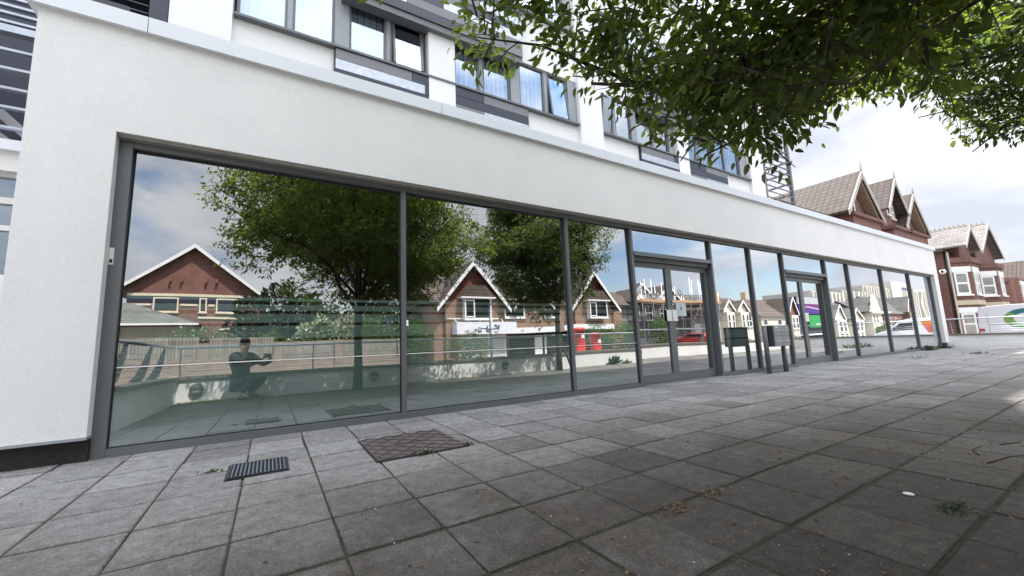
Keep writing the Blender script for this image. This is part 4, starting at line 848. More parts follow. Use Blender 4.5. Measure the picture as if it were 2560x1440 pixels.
# ------------------------------------------------------------------ vehicles
CARW = mat('van_white_paint', (.74, .75, .77), .22, var=.02)
def ring(q, cx, cz, x, r0, r1, a0, a1, mi, n=20, sx=-1, ey=1.0):
    for k in range(n):
        t0, t1 = a0+(a1-a0)*k/n, a0+(a1-a0)*(k+1)/n
        q.face([(x, cx+r0*math.cos(t0)*ey, cz+r0*math.sin(t0)), (x, cx+r1*math.cos(t0)*ey, cz+r1*math.sin(t0)), (x, cx+r1*math.cos(t1)*ey, cz+r1*math.sin(t1)), (x, cx+r0*math.cos(t1)*ey, cz+r0*math.sin(t1))], mi)
def van(loc, label, logo, hs=1.0):
    """panel van, nose towards -Y, seen from its -X side"""
    x, y, z = loc; v = thing('parked_van', loc, label, 'van'); Wd = 1.9
    prof = [(y+2.45, .35), (y+2.50, 1.0), (y+2.42, 1.8), (y+2.25, 1.98), (y+1.2, 2.04), (y-.7, 2.02), (y-1.15, 1.88), (y-2.05, 1.12), (y-2.75, .92), (y-2.88, .70), (y-2.90, .35)]
    q = MB().prism([(a, z+b_*hs) for a, b_ in prof], 'x', x, x+Wd); q.build('body', CARW, v, bevel=.035)
    sd_ = MB().prism([(y-1.75, z+1.14), (y-1.12, z+1.70), (y-.42, z+1.72), (y-.42, z+1.14)], 'x', x-.012, x-.002); sd_.build('side_window', DARKGLASS, v)
    MB().prism([(y-1.22, z+1.86), (y-2.02, z+1.16), (y-2.06, z+1.18), (y-1.26, z+1.90)], 'x', x+.15, x+Wd-.15).build('windscreen', DARKGLASS, v)
    for yy in (y+1.45, y-1.95):
        w_ = MB().lathe((x-.03, yy, z+.34), [(0, 0), (.33, 0), (.34, .03), (.34, .2), (0, .2)], 24, axis='x').build('wheel', RUBBER, v)
        MB().lathe((x-.045, yy, z+.34), [(0, 0), (.19, 0), (.2, .02)], 18, axis='x').build('rim', STEEL, w_)
    B(x+.05, x+.30, y+2.47, y+2.53, z+.75, z+1.15).build('tail_light', mat('tail_red', (.35, .01, .02), .3), v)
    B(x-.014, x-.004, y+2.25, y+2.47, z+.80, z+1.0).build('tail_light', mat('tail_red', (.35, .01, .02), .3), v)
    B(x-.008, x-.001, y-.38, y-.365, z+.5, z+1.8).box(x-.008, x-.001, y+2.05, y+2.065, z+.45, z+1.95).box(x-.008, x-.001, y-.36, y+2.05, z+1.22, z+1.235).build('panel_gap', RUBBER, v)
    B(x-.16, x-.02, y-1.55, y-1.40, z+1.15, z+1.4).build('mirror', BLACKM, v)
    q = MB()
    if logo == 'green':
        c, cz = y+.55, 1.05; x_ = x-.006
        for k_, (a_, b__) in enumerate(((.25, .86), (-.20, .25), (-.45, -.20), (-.86, -.45))): ring(q, c, cz, x_, .34, .62, math.pi*a_, math.pi*b__, k_, ey=1.4)
        q.build('logo_ring', [mat('logo_teal', (.03, .16, .17), .4), mat('logo_green', (.16, .36, .07), .4), mat('logo_dark_green', (.09, .28, .12), .4), mat('logo_lime', (.35, .45, .06), .4)], v)
    else:
        x_ = x-.006
        q.face([(x_, y+.35, z+.9), (x_, y+1.3, z+.9), (x_, y+1.25, z+1.5), (x_, y+.2, z+1.5)], 0).face([(x_, y+.2, z+1.5), (x_, y+1.25, z+1.5), (x_, y+1.0, z+1.95), (x_, y+.1, z+1.85)], 1).face([(x_, y+.2, z+.45), (x_, y+1.5, z+.42), (x_, y+1.4, z+.82), (x_, y+.8, z+.7)], 2)
        q.build('logo_ribbon', [mat('logo_red', (.55, .07, .03), .4), mat('logo_orange', (.75, .22, .02), .4), mat('logo_crimson', (.45, .02, .05), .4)], v)
    return v
van((40, -.25, -.5), 'white panel van with a green ring logo parked beyond the right end wall', 'green', 1.21)
van((44, -5.75, -.6), 'white panel van with an orange and red ribbon logo', 'orange')
def car(loc, label, paint=None):
    x, y, z = loc; v = thing('parked_car', loc, label, 'car')
    prof = [(y+2.0, .3), (y+2.05, .75), (y+1.9, .95), (y+1.3, 1.42), (y-.2, 1.45), (y-1.0, .98), (y-1.95, .84), (y-2.05, .6), (y-2.05, .3)]
    MB().prism([(a, z+b_) for a, b_ in prof], 'x', x, x+1.7).build('body', paint or CARW, v, bevel=.05)
    MB().prism([(y+1.2, z+1.34), (y-.15, z+1.38), (y-.85, z+1.0), (y+1.6, z+1.0)], 'x', x-.01, x-.001).build('side_window', DARKGLASS, v)
    for yy in (y+1.3, y-1.3): MB().lathe((x-.03, yy, z+.3), [(0, 0), (.3, 0), (.3, .2), (0, .2)], 20, axis='x').build('wheel', RUBBER, v)
    return v
car((38, 5.3, -.75), 'white car whose roof shows just above the coping of the right end wall')
car((40.2, -22.6, -.55), 'red car parked in front of the scaffolding', mat('car_red', (.45, .03, .03), .25))
# ------------------------------------------------------------------ pillar boxes, poles
def pillar(loc, h, r, label, grp):
    o = thing('pillar_box', loc, label, 'post box', grp); x, y, z = loc
    MB().lathe(loc, [(0, 0), (r*1.08, 0), (r*1.08, .12), (r, .16), (r, h-.25), (r*1.1, h-.22), (r*1.12, h-.12), (r*.9, h-.04), (0, h)], 24).build('body', RED, o)
    B(x-.14, x+.14, y+r-.01, y+r+.02, z+h-.42, z+h-.37).build('slot', BLACKM, o)
    B(x-.13, x+.13, y+r-.015, y+r+.012, z+h-.75, z+h-.5).build('notice', WHITEP, o); return o
pillar((17.6, -15.6, .05), 1.72, .42, 'taller red pillar box on the far pavement, nearer to the shop', None)
pillar((19.1, -15.6, .05), 1.36, .38, 'shorter red post box beside the taller pillar box on the far pavement', None)
p = thing('sign_pole', (5.95, -15.6, .05), 'slim pale pole with a small white box across the road, right of the left tree', 'pole')
MB().tube([(5.95, -15.6, .05), (5.95, -15.6, 2.9)], .045, 10).build('pole', WHITEP, p); B(5.75, 6.12, -15.66, -15.5, 2.05, 2.35).build('plate', WHITEP, p)
p = thing('street_lamp', (11.2, -15.5, .05), 'thin street lamp column on the far pavement beside the shop sign', 'lamp post')
MB().tube([(10.9, -15.5, .05), (10.9, -15.5, 3.2)], [.06, .04], 10).build('column', FRAME, p); B(10.8, 11.0, -15.5, -14.9, 3.2, 3.28).build('lamp_head', FRAME, p)
# ------------------------------------------------------------------ foliage
def leaves_mesh(name, P, D, size, m_, parent=None, seed=0, droop=.5, narrow=.52):
    """P: leaf base positions (n,3); D: pointing directions; builds folded pointed leaves as one mesh"""
    r = np.random.default_rng(seed); n = len(P)
    D = D/np.linalg.norm(D, axis=1, keepdims=True)
    up_ = r.normal(size=(n, 3))*.55+np.array([0, 0, 1.0]); W_ = np.cross(D, up_); W_ /= np.linalg.norm(W_, axis=1, keepdims=True)
    N = np.cross(W_, D)
    s = (np.asarray(size)*r.uniform(.65, 1.25, n))[:, None]; w = s*narrow
    c = lambda u, v, h: P+D*s*u+W_*w*v+N*s*h
    fold = r.uniform(.05, .16, n)[:, None]; cur = r.uniform(-.12, .02, n)[:, None]
    V = np.stack([c(0, 0, 0), c(.30, -.42, fold), c(.68, -.36, fold+cur*.6), c(1, 0, cur*1.6), c(.68, .36, fold+cur*.6), c(.30, .42, fold), c(.5, 0, cur*.3)], 1).reshape(-1, 3)
    base = np.arange(n)[:, None]*7
    loops = np.concatenate([base+np.array([[0, 6, 3, 2, 1]]), base+np.array([[0, 5, 4, 3, 6]])], 1).reshape(-1)
    me = bpy.data.meshes.new(name); pl = np.array(parent_loc(parent))
    me.vertices.add(len(V)); me.vertices.foreach_set('co', (V-pl).astype(np.float32).ravel())
    me.loops.add(len(loops)); me.loops.foreach_set('vertex_index', loops.astype(np.int32))
    me.polygons.add(n*2); me.polygons.foreach_set('loop_start', (np.arange(n*2)*5).astype(np.int32)); me.polygons.foreach_set('loop_total', np.full(n*2, 5, np.int32))
    me.materials.append(m_); me.update(calc_edges=True)
    a = me.attributes.new('tone', 'FLOAT', 'FACE'); a.data.foreach_set('value', np.repeat(np.clip(r.normal(.45, .22, n), 0, 1), 2).astype(np.float32))
    o = bpy.data.objects.new(name, me); COL.objects.link(o)
    if parent: o.parent = parent
    return o
# lower limit of the crowns over the terrace: (azimuth from +Y at the terrace centre, slope)
BD = [(0, .98), (7.8, .86), (10.1, .88), (13, .98), (16.8, .96), (18.0, .80), (24.0, .785), (27.1, .712), (32.1, .70), (34.9, .79), (39.8, .75), (43.2, .655), (45.4, .585), (50.0, .578), (51.9, .51), (56.4, .459), (59.1, .406), (63.6, .384), (68.5, .33), (73.1, .388), (74.9, .41), (75.6, .43), (79.4, .40), (80.8, .38), (81.2, .334), (81.6, .27), (82.9, .28), (86.0, .25), (100, .2)]
BA = np.array([b_[0] for b_ in BD]); BT = np.array([b_[1] for b_ in BD])
def allowed(p, slack=0.0):
    d = p-np.array(CAM); az = np.degrees(np.arctan2(d[:, 0], d[:, 1])); h = np.hypot(d[:, 0], d[:, 1])
    lim = np.interp(az, BA, BT); inside = (az > -30) & (az < 85.5)
    return (~inside | (d[:, 2]/np.maximum(h, .01) > lim+slack)) & (np.linalg.norm(d, axis=1) > 2.0)
def make_tree(loc, label, ctr, rad, nanchor, per, leafsize, m_, limbs, seed, trunk_r=.085, extra=()):
    r = np.random.default_rng(seed); loc = np.array(loc, float); ctr = np.array(ctr, float); rad = np.array(rad, float)
    t = thing('street_tree', tuple(loc), label, 'tree', None)
    wood = MB()
    fork = np.array([loc[0]+.03, loc[1]+.02, loc[2]+1.75])
    wood.tube([loc, loc+[.02, 0, .6], loc+[.0, .02, 1.2], fork], [trunk_r*1.25, trunk_r, trunk_r*.92, trunk_r*.9], 12)
    nodes = [fork]; nr = [trunk_r*.6]; tips = []
    def limb(a, b_, ra, rb, n=7, sag=.0, wob=.06):
        a = np.array(a, float); b_ = np.array(b_, float); pts = []
        for i in range(n+1):
            u = i/n; p = a*(1-u)+b_*u; p = p+np.array([0, 0, math.sin(u*math.pi)*sag])+(r.normal(size=3)*wob*np.linalg.norm(b_-a)*.3*math.sin(u*math.pi) if 0 < i < n else 0)
            pts.append(p)
        rs = [ra+(rb-ra)*i/n for i in range(n+1)]
        wood.tube(pts, rs, 7); return pts, rs
    for (b_, ra) in limbs:
        b_ = np.array(b_, float); pts, rs = limb(fork+[0, 0, r.uniform(-.15, .2)], b_, ra, ra*.28, 8, .25)
        nodes += pts[2:]; nr += rs[2:]; tips += [pts[-1], pts[-2]]
        for k in range(4):
            i = r.integers(3, 8); q = pts[i]+(b_-fork)*.35*r.uniform(.6, 1.3)+r.normal(size=3)*.45; q[2] += .2
            if allowed(np.array([q]), .15)[0]:
                p2, r2_ = limb(pts[i], q, rs[i]*.6, .008, 5, .05); nodes += p2[1:]; nr += r2_[1:]; tips += [p2[-1], p2[-2]]
    for pl__, ra in extra:
        pl__ = [np.array(p, float) for p in pl__]
        rs = [ra*(1-.75*i/(len(pl__)-1)) for i in range(len(pl__))]; wood.tube(pl__, rs, 8); 
        for i in range(len(pl__)-1):
            for u in (0, .33, .66): nodes.append(pl__[i]*(1-u)+pl__[i+1]*u); nr.append(rs[i])
    # twig anchors through the crown
    A = []
    while len(A) < nanchor:
        v = r.normal(size=(2000, 3)); v /= np.linalg.norm(v, axis=1, keepdims=True); rr = r.random(2000)**(1/2.4)
        lump = 1+.16*np.sin(v[:, 0]*5+seed)*np.cos(v[:, 1]*4+v[:, 2]*6)
        p = ctr+v*rad*(rr*lump)[:, None]
        # tiers: thin out between leaf layers
        keep = (np.sin(p[:, 2]*5.2+p[:, 0]*.9+seed)+r.normal(size=2000)*.55 > -.55) & allowed(p, .035)
        A += list(p[keep])
    A = np.array(A[:nanchor])
    # boughs over the terrace are open: clumps of leaf with gaps between
    hz = np.sin(A[:, 0]*4.3+seed)*np.sin(A[:, 1]*4.9+1.3)+np.sin(A[:, 2]*5.7+A[:, 0]*2.1)*.7+r.normal(size=len(A))*.35
    dv = A-np.array(CAM); slope = dv[:, 2]/np.maximum(np.hypot(dv[:, 0], dv[:, 1]), .01)
    az_ = np.degrees(np.arctan2(dv[:, 0], dv[:, 1])); hole = (az_ > 62) & (az_ < 71.5) & (slope > .54) & (slope < 1.0) & (r.random(len(A)) < .8)
    A = A[~hole]; hz = hz[~hole]; slope = slope[~hole]
    A = A[(A[:, 1] < -4.25) | (slope > 1.0) | ((hz > .25) & (r.random(len(A)) < .52)) | ((A[:, 0] < -.3))]
    A = np.concatenate([A, np.array([t_+r.normal(size=3)*.08 for t_ in tips for _ in range(3)])])
    if len(extra):
        E_ = []
        for pl__, ra in extra:
            pl__ = [np.array(p) for p in pl__]
            for i in range(len(pl__)-1):
                for k in range(20):
                    u = r.random(); p = pl__[i]*(1-u)+pl__[i+1]*u+r.normal(size=3)*[.22, .22, .16]; E_.append(p)
        E_ = np.array(E_); E_ = E_[allowed(E_, .03)]; A = np.concatenate([A, E_])
    nd = np.array(nodes); LP, LD = [], []
    tw = MB()
    A = A[np.argsort(np.linalg.norm(A-fork, axis=1))]; cap = np.zeros((len(nodes)+2*len(A), 3)); cap[:len(nodes)] = nd; cnt = len(nodes)
    for a in A:
        nd = cap[:cnt]; dd = np.linalg.norm(nd-a, axis=1)+.25*np.maximum(0, nd[:, 2]-a[2]); i = int(np.argmin(dd)); s = nd[i]; L_ = np.linalg.norm(a-s)
        out = (a-s)/max(L_, .01); end = a+out*.18+np.array([0, 0, -.05])+r.normal(size=3)*.06
        mid = (s+a)/2+np.array([0, 0, .06*L_])+r.normal(size=3)*.05*L_
        if not allowed(end[None], .0)[0]: continue
        tw.tube([s, mid, a, end], [min(.012, .004+.006*L_), .0055, .004, .0018], 4, caps=False)
        cap[cnt] = mid; cap[cnt+1] = a; cnt += 2
        k = max(5, int(per*r.uniform(.6, 1.3)))
        # leaves alternate along the end of the twig and some side sprigs
        u = r.random(k)**.7*(1.6 if L_ > .6 else 1)-(.6 if L_ > .6 else 0); base = mid+(a-mid)*u[:, None]; e2 = u > .55
        base[e2] = (a+(end-a)*((u[e2]-.55)/.45)[:, None])
        side = r.normal(size=(k, 3)); side -= (side@out)[:, None]*out; side /= np.linalg.norm(side, axis=1, keepdims=True)+1e-6
        off = r.random(k)*.16
        LP.append(base+side*off[:, None]*np.array([1, 1, .6])); LD.append(out*.5+side*.9+np.array([0, 0, -.45])+r.normal(size=(k, 3))*.25)
    LP = np.concatenate(LP); LD = np.concatenate(LD); ok = allowed(LP, -.02)
    wood.build('trunk', BARK, t); tw.build('twigs', BARK, t)
    leaves_mesh('crown', LP[ok], LD[ok], np.where(LP[ok][:, 1] < -4.3, leafsize*1.3, leafsize), m_, t, seed)
    return t
make_tree((1.62, -4.5, -.01), 'left street tree with a broad crown hanging over the terrace', (1.72, -4.4, 3.7), (2.6, 2.45, 2.25), 3700, 30, .066, LEAF,
          [((.1, -4.9, 3.6), .045), ((3.6, -4.2, 3.4), .05), ((1.2, -2.8, 3.9), .045), ((2.6, -5.6, 4.0), .045), ((.6, -5.4, 4.8), .045), ((2.2, -3.9, 5.5), .05), ((-.2, -3.9, 3.1), .035), ((3.6, -4.9, 2.7), .035), ((1.6, -4.4, 5.6), .05)], 3,
          extra=[([(1.66, -4.46, 1.9), (2.36, -3.98, 2.62), (2.33, -3.66, 2.39), (2.28, -3.32, 2.29), (2.2, -3.02, 2.38), (2.08, -2.71, 2.45), (1.9, -2.45, 2.57)], .040),
                 ([(2.33, -3.66, 2.39), (2.32, -3.44, 2.31), (2.24, -3.32, 2.15), (2.33, -3.23, 1.92), (2.23, -3.0, 1.86)], .020),
                 ([(2.28, -3.32, 2.29), (2.6, -2.9, 2.3), (2.75, -2.5, 2.15)], .016), ([(2.08, -2.71, 2.45), (1.5, -2.4, 2.75), (1.05, -2.25, 2.75)], .014),
                 ([(2.36, -3.98, 2.62), (2.9, -3.6, 2.6), (3.4, -3.1, 2.4)], .02), ([(2.9, -3.6, 2.6), (3.1, -3.5, 2.52), (3.4, -3.45, 2.5)], .012),
                 ([(2.9, -3.6, 2.6), (3.8, -3.4, 3.0), (4.6, -3.3, 3.0)], .014), ([(2.36, -3.98, 2.62), (3.4, -3.8, 3.2), (4.5, -3.7, 3.4)], .016)])
make_tree((7.1, -4.55, -.01), 'right street tree with a dense rounded crown standing by the parapet opposite the first doors', (7.12, -4.6, 4.1), (1.95, 2.1, 2.4), 3400, 32, .064, LEAF2,
          [((5.9, -4.9, 4.6), .04), ((8.3, -4.5, 4.6), .04), ((7.0, -3.4, 4.7), .04), ((7.3, -5.6, 4.8), .04), ((6.4, -4.0, 5.6), .04), ((7.8, -4.9, 5.6), .04), ((7.0, -4.5, 5.9), .045), ((5.7, -4.3, 3.4), .03), ((8.5, -4.9, 3.5), .03), ((6.5, -3.5, 3.2), .025)], 9, trunk_r=.075,
          extra=[([(6.9, -4.3, 3.0), (6.3, -3.75, 2.8), (6.0, -3.5, 2.5)], .02), ([(6.9, -4.3, 3.6), (5.8, -3.4, 3.4), (5.2, -3.1, 3.3)], .02), ([(7, -4, 3.8), (6.2, -3.1, 3.7), (5.4, -2.8, 3.6)], .02), ([(6.9, -4.3, 3.2), (6.4, -3.6, 3.1), (5.9, -3.2, 3.0)], .018)])
s = thing('tree_stake', (7.5, -4.62, 0), 'leaning timber stake propping the right street tree', 'stake')
MB().tube([(7.62, -4.62, -.02), (7.16, -4.60, 1.05)], .03, 8).build('stake', mat('stake_wood', (.12, .09, .06), .9), s); B(7.02, 7.22, -4.63, -4.48, .94, 1.0).build('tie', RUBBER, s)
def bush(name, loc, rad, n, size, m_, label, cat, seed, flat=1.0, flowers=0):
    r = np.random.default_rng(seed); o = thing(name, loc, label, cat)
    v = r.normal(size=(n, 3)); v /= np.linalg.norm(v, axis=1, keepdims=True); rr = r.random(n)**.33
    lump = 1+.2*np.sin(v[:, 0]*7+seed)*np.cos(v[:, 2]*6)
    P = np.array(loc)+np.array([0, 0, rad[2]])+v*np.array(rad)*(rr*lump)[:, None]; P[:, 2] = np.maximum(P[:, 2], loc[2]+.02)
    leaves_mesh('foliage', P, v+r.normal(size=(n, 3))*.8, size, m_, o, seed)
    if flowers:
        i = (v[:, 2] > -.2) & (rr > .8); Q = P[i][:flowers]; leaves_mesh('blossom', Q+v[i][:flowers]*.05, v[i][:flowers]+r.normal(size=(len(Q), 3))*.5, size*.9, BLOSSOM, o, seed+1, narrow=.9)
    q = MB()
    for k in range(5): q.tube([(loc[0]+r.normal()*.1, loc[1]+r.normal()*.08, loc[2]), (loc[0]+r.normal()*rad[0]*.4, loc[1]+r.normal()*rad[1]*.3, loc[2]+rad[2]*1.1)], .02, 5)
    q.build('stem', BARK, o); return o
bush('flowering_shrub', (2.5, -19.0, 0), (1.7, .9, 1.42), 2600, .16, HEDGE, 'shrub covered in white blossom behind the boundary fence, left of the left tree trunk', 'shrub', 21, flowers=700)
bush('hedge', (4.7, -19.0, 0), (1.6, .9, 1.55), 3200, .15, HEDGE, 'green hedge behind the boundary fence, right of the white blossom', 'hedge', 22)
bush('hedge', (7.2, -18.8, 0), (1.5, .8, 1.3), 2600, .15, HEDGE, 'green hedge at the right end of the brick boundary wall', 'hedge', 23)
bush('shrub', (-3.0, -18.9, 0), (1.6, .7, 1.22), 2400, .14, HEDGE, 'dark shrub with pale flowers behind the left part of the boundary fence', 'shrub', 24, flowers=120)
bush('shrub', (-.1, -18.6, 0), (.8, .6, 1.12), 1300, .14, HEDGE, 'small pale leaved shrub behind the boundary fence above the crouching person', 'shrub', 25)
bush('garden_tree', (1.0, -28, 0), (3.4, 1.8, 2.9), 6500, .34, GARDEN, 'dark bushy tree behind the fence between the brick building and the shop house', 'tree', 41)
bush('garden_tree', (8.5, -29, 0), (2.6, 1.6, 2.6), 4500, .34, GARDEN, 'dark bushy tree close to the left side of the shop house', 'tree', 42)
bush('shrub', (10.2, -17.0, 0), (1.4, .8, .85), 1900, .13, HEDGE, 'low bush on the far pavement left of the white shutter', 'shrub', 26)
bush('shrub', (20.8, -17.2, 0), (1.3, .8, .95), 2000, .13, HEDGE, 'bush just right of the red post boxes', 'shrub', 27)
bush('shrub', (27.5, -20.5, -.3), (1.9, 1.0, 1.3), 2300, .16, HEDGE, 'wide bush between the post boxes and the scaffolded house', 'shrub', 28)
bush('shrub', (31.5, -19.5, -.4), (1.6, 1.0, 1.45), 2600, .16, HEDGE, 'dark green bush in front of the scaffolding', 'shrub', 29)
bush('shrub', (96.0, -22.5, -.7), (3.0, 1.0, .9), 1500, .3, HEDGE, 'yellow green hedge in front of the cream house with the curved gable', 'shrub', 30)
bush('rooftop_plant', (44.6, 5.5, 8.6), (.5, .4, .6), 300, .2, HEDGE, 'small plant growing out of the gutter beside the third tiled gable', 'plant', 31)
def weed(loc, n, h, label, spread=.05, seed=0, mm=GRASSM):
    r = np.random.default_rng(seed); P = np.array(loc)+np.column_stack([r.normal(size=n)*spread, r.normal(size=n)*spread*.5, np.zeros(n)])
    D = np.column_stack([r.normal(size=n)*.7, r.normal(size=n)*.7, r.uniform(.15, 1.0, n)])
    o = leaves_mesh('weed', P, D, h, mm, None, seed, narrow=.22); tag(o, label, 'weed', None); return o
weed((1.0, -1.462, 0), 70, .035, 'tuft of green weed at the front edge of the manhole cover', .035, 1)
weed((1.345, -1.43, 0), 45, .03, 'small weed at the right corner of the manhole cover', .02, 2)
weed((-.30, -.99, 0), 30, .03, 'tiny weed left of the drain grate', .03, 3)
weed((2.58, -3.72, 0), 110, .02, 'patch of weed in a slab joint at the lower right of the terrace', .05, 4)
weed((18.6, -.12, 0), 60, .16, 'dark weed growing at the foot of the last mullion', .12, 5)
weed((20.2, -.15, 0), 60, .13, 'weed at the foot of the right end of the shopfront', .12, 6)
weed((16.6, -1.5, 0), 60, .06, 'spreading weed on the slabs before the right end wall', .25, 7)
weed((14.3, -.9, 0), 30, .05, 'low weed in the slabs opposite the far panes', .12, 8)
weed((9.5, -4.84, 0), 60, .30, 'tall weed against the street side parapet opposite the doors', .05, 9)
weed((10.1, -4.84, 0), 50, .16, 'lower weed against the street side parapet beside the tall one', .12, 10)
weed((20.9, -2.4, 0), 60, .22, 'weed at the foot of the right end parapet', .3, 11)
# moss and grit in the slab joints
r = np.random.default_rng(5); n = 5200; S = .398
gx_ = -.913+S*r.integers(-3, 22, n); gy_ = -1.413-S*r.integers(-3, 9, n); al = r.random(n) < .5
P = np.column_stack([np.where(al, gx_+r.normal(size=n)*.003, r.uniform(-2, 8, n)), np.where(al, r.uniform(-4.8, -.1, n), gy_+r.normal(size=n)*.003), np.full(n, -.006)])
msk = np.sin(P[:, 0]*3.1+P[:, 1]*2.3)+r.normal(size=n)*.5 > .1
P = P[msk]; o = leaves_mesh('joint_moss', P, r.normal(size=(len(P), 3))+[0, 0, .8], .011, leafmat('moss', (.075, .07, .022), (.05, .05, .01)), None, 6); tag(o, kind='stuff')
# fallen leaves and litter
n = 800; P = np.column_stack([r.uniform(-1.5, 5.5, n), -4.75+np.abs(r.normal(size=n))*1.3, np.full(n, .004)]); P = P[P[:, 1] < -.4]
P2 = np.column_stack([1.62+r.normal(size=45)*.05, -3.05+r.normal(size=45)*.03, np.full(45, .006)]); P3 = np.column_stack([1.95+r.normal(size=30)*.05, -3.03+r.normal(size=30)*.02, np.full(30, .006)])
P = np.concatenate([P, P2, P3]); D = r.normal(size=(len(P), 3))*[1, 1, .12]
o = leaves_mesh('leaf_litter', P, D, .020, DRY, None, 12, narrow=.7); tag(o, kind='stuff')
n = 1500; P = np.column_stack([r.uniform(-1.42, -.1, n), -4.88+np.abs(r.normal(size=n))*.28, r.uniform(0, .02, n)])
o = leaves_mesh('dry_grass_clippings', P, r.normal(size=(n, 3))*[1, 1, .3], .05, leafmat('straw', (.34, .26, .13), (.2, .15, .06)), None, 13, narrow=.25); tag(o, kind='stuff')
# pale chips of shell and gravel scattered over the slabs
q = MB()
for k in range(260):
    x, y = rng.uniform(-1.6, 6), rng.uniform(-4.6, -.3); s_ = rng.choice([.0012, .0018, .0025, .004]); a = rng.random()*6
    q.prism([(x+s_*math.cos(a+t), y+s_*1.0*math.sin(a+t)) for t in (0, 1.4, 2.9, 4.4)], 'z', .001, .001+s_*.6)
tag(q.build('pale_chips', mat('chip_white', (.55, .53, .5), .8)), kind='stuff')
for k, (pts, lb) in enumerate(((((3.72, -3.60), (3.85, -3.55), (4.05, -3.56)), 'short dark twig lying on the slabs near the right edge'), (((3.55, -3.66), (3.8, -3.70), (3.93, -3.74)), 'longer twig lying nearest the right edge of the picture'), (((4.15, -3.62), (4.32, -3.68)), 'straight twig behind the other two near the right edge'))):
    o = MB().tube([(x, y, .006) for x, y in pts], [.004, .003, .002][:len(pts)], 6).build('twig', BARK); tag(o, lb, 'twig')
o = MB().lathe((2.64, -3.56, .003), [(0, 0), (.022, .001), (.02, .004), (0, .005)], 10).build('white_chip', WHITEP); o.scale = (1, 1, 1); tag(o, 'white oval chip lying alone on a dark slab at the lower right', 'chip')
# ------------------------------------------------------------------ person crouching with a phone (seen mirrored in the glass)
def skinmesh(name, verts, edges, radii, m_, parent, root=0, sub=2):
    me = bpy.data.meshes.new('tmp'); me.from_pydata([tuple(v) for v in verts], edges, []); o = bpy.data.objects.new('tmp', me); COL.objects.link(o)
    md = o.modifiers.new('s', 'SKIN'); md.use_smooth_shade = True; sm_ = o.modifiers.new('u', 'SUBSURF'); sm_.levels = sub; sm_.render_levels = sub
    for i, rr in enumerate(radii):
        sv = me.skin_vertices[0].data[i]; sv.radius = (rr, rr) if not hasattr(rr, '__len__') else rr; sv.use_root = (i == root)
    dg = bpy.context.evaluated_depsgraph_get(); dg.update(); nm = bpy.data.meshes.new_from_object(o.evaluated_get(dg)); bpy.data.objects.remove(o); bpy.data.meshes.remove(me)
    pl = parent_loc(parent); nm.transform(Matrix.Translation((-pl[0], -pl[1], -pl[2]))); nm.name = name; nm.materials.clear(); nm.materials.append(m_)
    for p in nm.polygons: p.use_smooth = True
    o = bpy.data.objects.new(name, nm); COL.objects.link(o); o.parent = parent; return o
SKIN = mat('skin', (.42, .24, .17), .5, var=.05); CLOTH = mat('dark_jacket', (.022, .025, .028), .85, var=.3, vs_=10, bump=.5, bs=25); TROU = mat('dark_trousers', (.028, .03, .038), .85, var=.25, vs_=10, bump=.4, bs=25)
pr = thing('person', (-.4, -4.55, 0), 'person in dark clothes crouching by the parapet and holding up a phone', 'person')
# body: head, neck, hands and shoes show; jacket and trousers are worn over it
bv = [(-.43, -4.60, .30), (-.47, -4.60, .55), (-.46, -4.57, .76), (-.44, -4.545, .88), (-.42, -4.53, .96), (-.405, -4.52, 1.05), (-.60, -4.50, .80), (-.36, -4.38, .62), (-.14, -4.345, .715), (-.30, -4.66, .80), (-.10, -4.56, .63), (.035, -4.385, .71),
      (-.50, -4.52, .30), (-.22, -4.41, .43), (-.44, -4.43, .12), (-.32, -4.38, .04), (-.36, -4.66, .30), (-.04, -4.57, .38), (-.32, -4.64, .12), (-.20, -4.60, .04)]
be = [(0, 1), (1, 2), (2, 3), (3, 4), (4, 5), (2, 6), (6, 7), (7, 8), (2, 9), (9, 10), (10, 11), (0, 12), (12, 13), (13, 14), (14, 15), (0, 16), (16, 17), (17, 18), (18, 19)]
br = [.13, .125, .11, .055, .085, .075, .055, .038, .026, .055, .038, .026, .085, .06, .042, .04, .085, .06, .042, .04]
skinmesh('body', bv, be, br, SKIN, pr)
skinmesh('jacket', [bv[i] for i in (0, 1, 2, 3, 6, 7, 8, 9, 10, 11)], [(0, 1), (1, 2), (2, 3), (2, 4), (4, 5), (5, 6), (2, 7), (7, 8), (8, 9)], [.15, .155, .14, .072, .078, .058, .042, .078, .058, .042], CLOTH, pr)
skinmesh('trousers', [bv[i] for i in (0, 12, 13, 14, 16, 17, 18)], [(0, 1), (1, 2), (2, 3), (0, 4), (4, 5), (5, 6)], [.145, .10, .078, .058, .10, .078, .058], TROU, pr)
for a, b_ in ((14, 15), (18, 19)):
    p0, p1 = Vector(bv[a]), Vector(bv[b_]); d = (p1-p0); d.z = 0; d.normalize()
    skinmesh('shoe', [(p0.x-d.x*.04, p0.y-d.y*.04, .045), (p0.x+d.x*.08, p0.y+d.y*.08, .045), (p0.x+d.x*.19, p0.y+d.y*.19, .035)], [(0, 1), (1, 2)], [(.045, .045), (.05, .042), (.042, .032)], mat('shoe_black', (.02, .02, .02), .6), pr)
hc = Vector((-.412, -4.525, 1.03)); fd = Vector((.52, .85, .0)).normalized(); sd2 = Vector((fd.y, -fd.x, 0))
def hp(f_, s_, u_): return hc+fd*f_+sd2*s_+Vector((0, 0, u_))
q = MB()
for k in range(9):   # hair cap
    t0, t1 = k/9*math.pi*.62, (k+1)/9*math.pi*.62
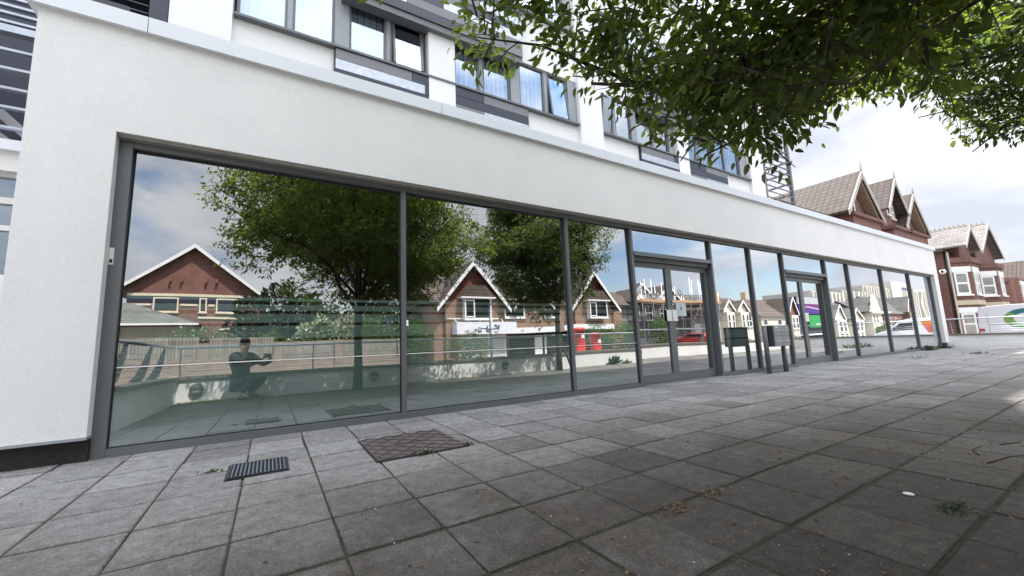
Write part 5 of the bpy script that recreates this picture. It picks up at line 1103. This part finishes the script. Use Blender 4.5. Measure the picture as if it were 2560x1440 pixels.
for i in range(10):
    for j in range(16):
        th0, th1 = i/10*math.pi*.56, (i+1)/10*math.pi*.56; ph0, ph1 = j/16*2*math.pi, (j+1)/16*2*math.pi
        def hv(th, ph):
            f_ = .108*math.sin(th)*math.cos(ph)-.018; s_ = .088*math.sin(th)*math.sin(ph); u_ = .118*math.cos(th)+.02-(.03 if math.cos(ph) < -.2 and th > 1 else 0)
            return hp(f_, s_, u_)
        q.face([hv(th0, ph0), hv(th1, ph0), hv(th1, ph1), hv(th0, ph1)], smooth=True)
q.build('hair', mat('dark_hair', (.02, .015, .012), .8), pr)
q = MB().tube([hp(.075, 0, .02), hp(.108, 0, -.015), hp(.085, 0, -.03)], [.008, .015, .012], 8)
for s_ in (-1, 1): q.tube([hp(-.0, s_*.078, .015), hp(-.012, s_*.092, .0), hp(-.004, s_*.080, -.03)], [.012, .016, .008], 8)
q.tube([hp(.088, -.022, -.052), hp(.094, 0, -.054), hp(.088, .022, -.052)], .005, 6); q.build('face_detail', SKIN, pr)
for s_ in (-1, 1): MB().tube([hp(.080, s_*.03, .022), hp(.088, s_*.03, .022)], .009, 8).build('eye', mat('eye_dark', (.03, .02, .02), .2), pr)
for hx, hy, hz, sgn in ((-.135, -4.345, .715, 1), (.035, -4.385, .71, -1)):
    vs_, es_, rs_ = [(hx, hy, hz), (hx+sgn*.03, hy+.008, hz+.045), (hx+sgn*.045, hy+.010, hz+.075)], [(0, 1), (1, 2)], [.022, (.032, .016), (.03, .015)]
    for k in range(4):
        o_ = len(vs_); bx = hx+sgn*(.030+.012*k)-.0; vs_ += [(bx, hy+.010, hz+.095-.012*k), (bx+sgn*.022, hy-.004, hz+.110-.013*k), (bx+sgn*.036, hy-.018, hz+.102-.014*k)]; es_ += [(2, o_), (o_, o_+1), (o_+1, o_+2)]; rs_ += [.0095, .0085, .0075]
    o_ = len(vs_); vs_ += [(hx+sgn*.055, hy-.012, hz+.035), (hx+sgn*.075, hy-.02, hz+.05)]; es_ += [(1, o_), (o_, o_+1)]; rs_ += [.011, .009]
    skinmesh('hand', vs_, es_, rs_, SKIN, pr, sub=1)
ph = thing('mobile_phone', (-.04, -4.345, .79), 'dark mobile phone held upright in the hands of the crouching person', 'phone')
B(-.105, .03, -4.3455, -4.337, .752, .826).build('phone_body', BLACKM, ph, bevel=.002)
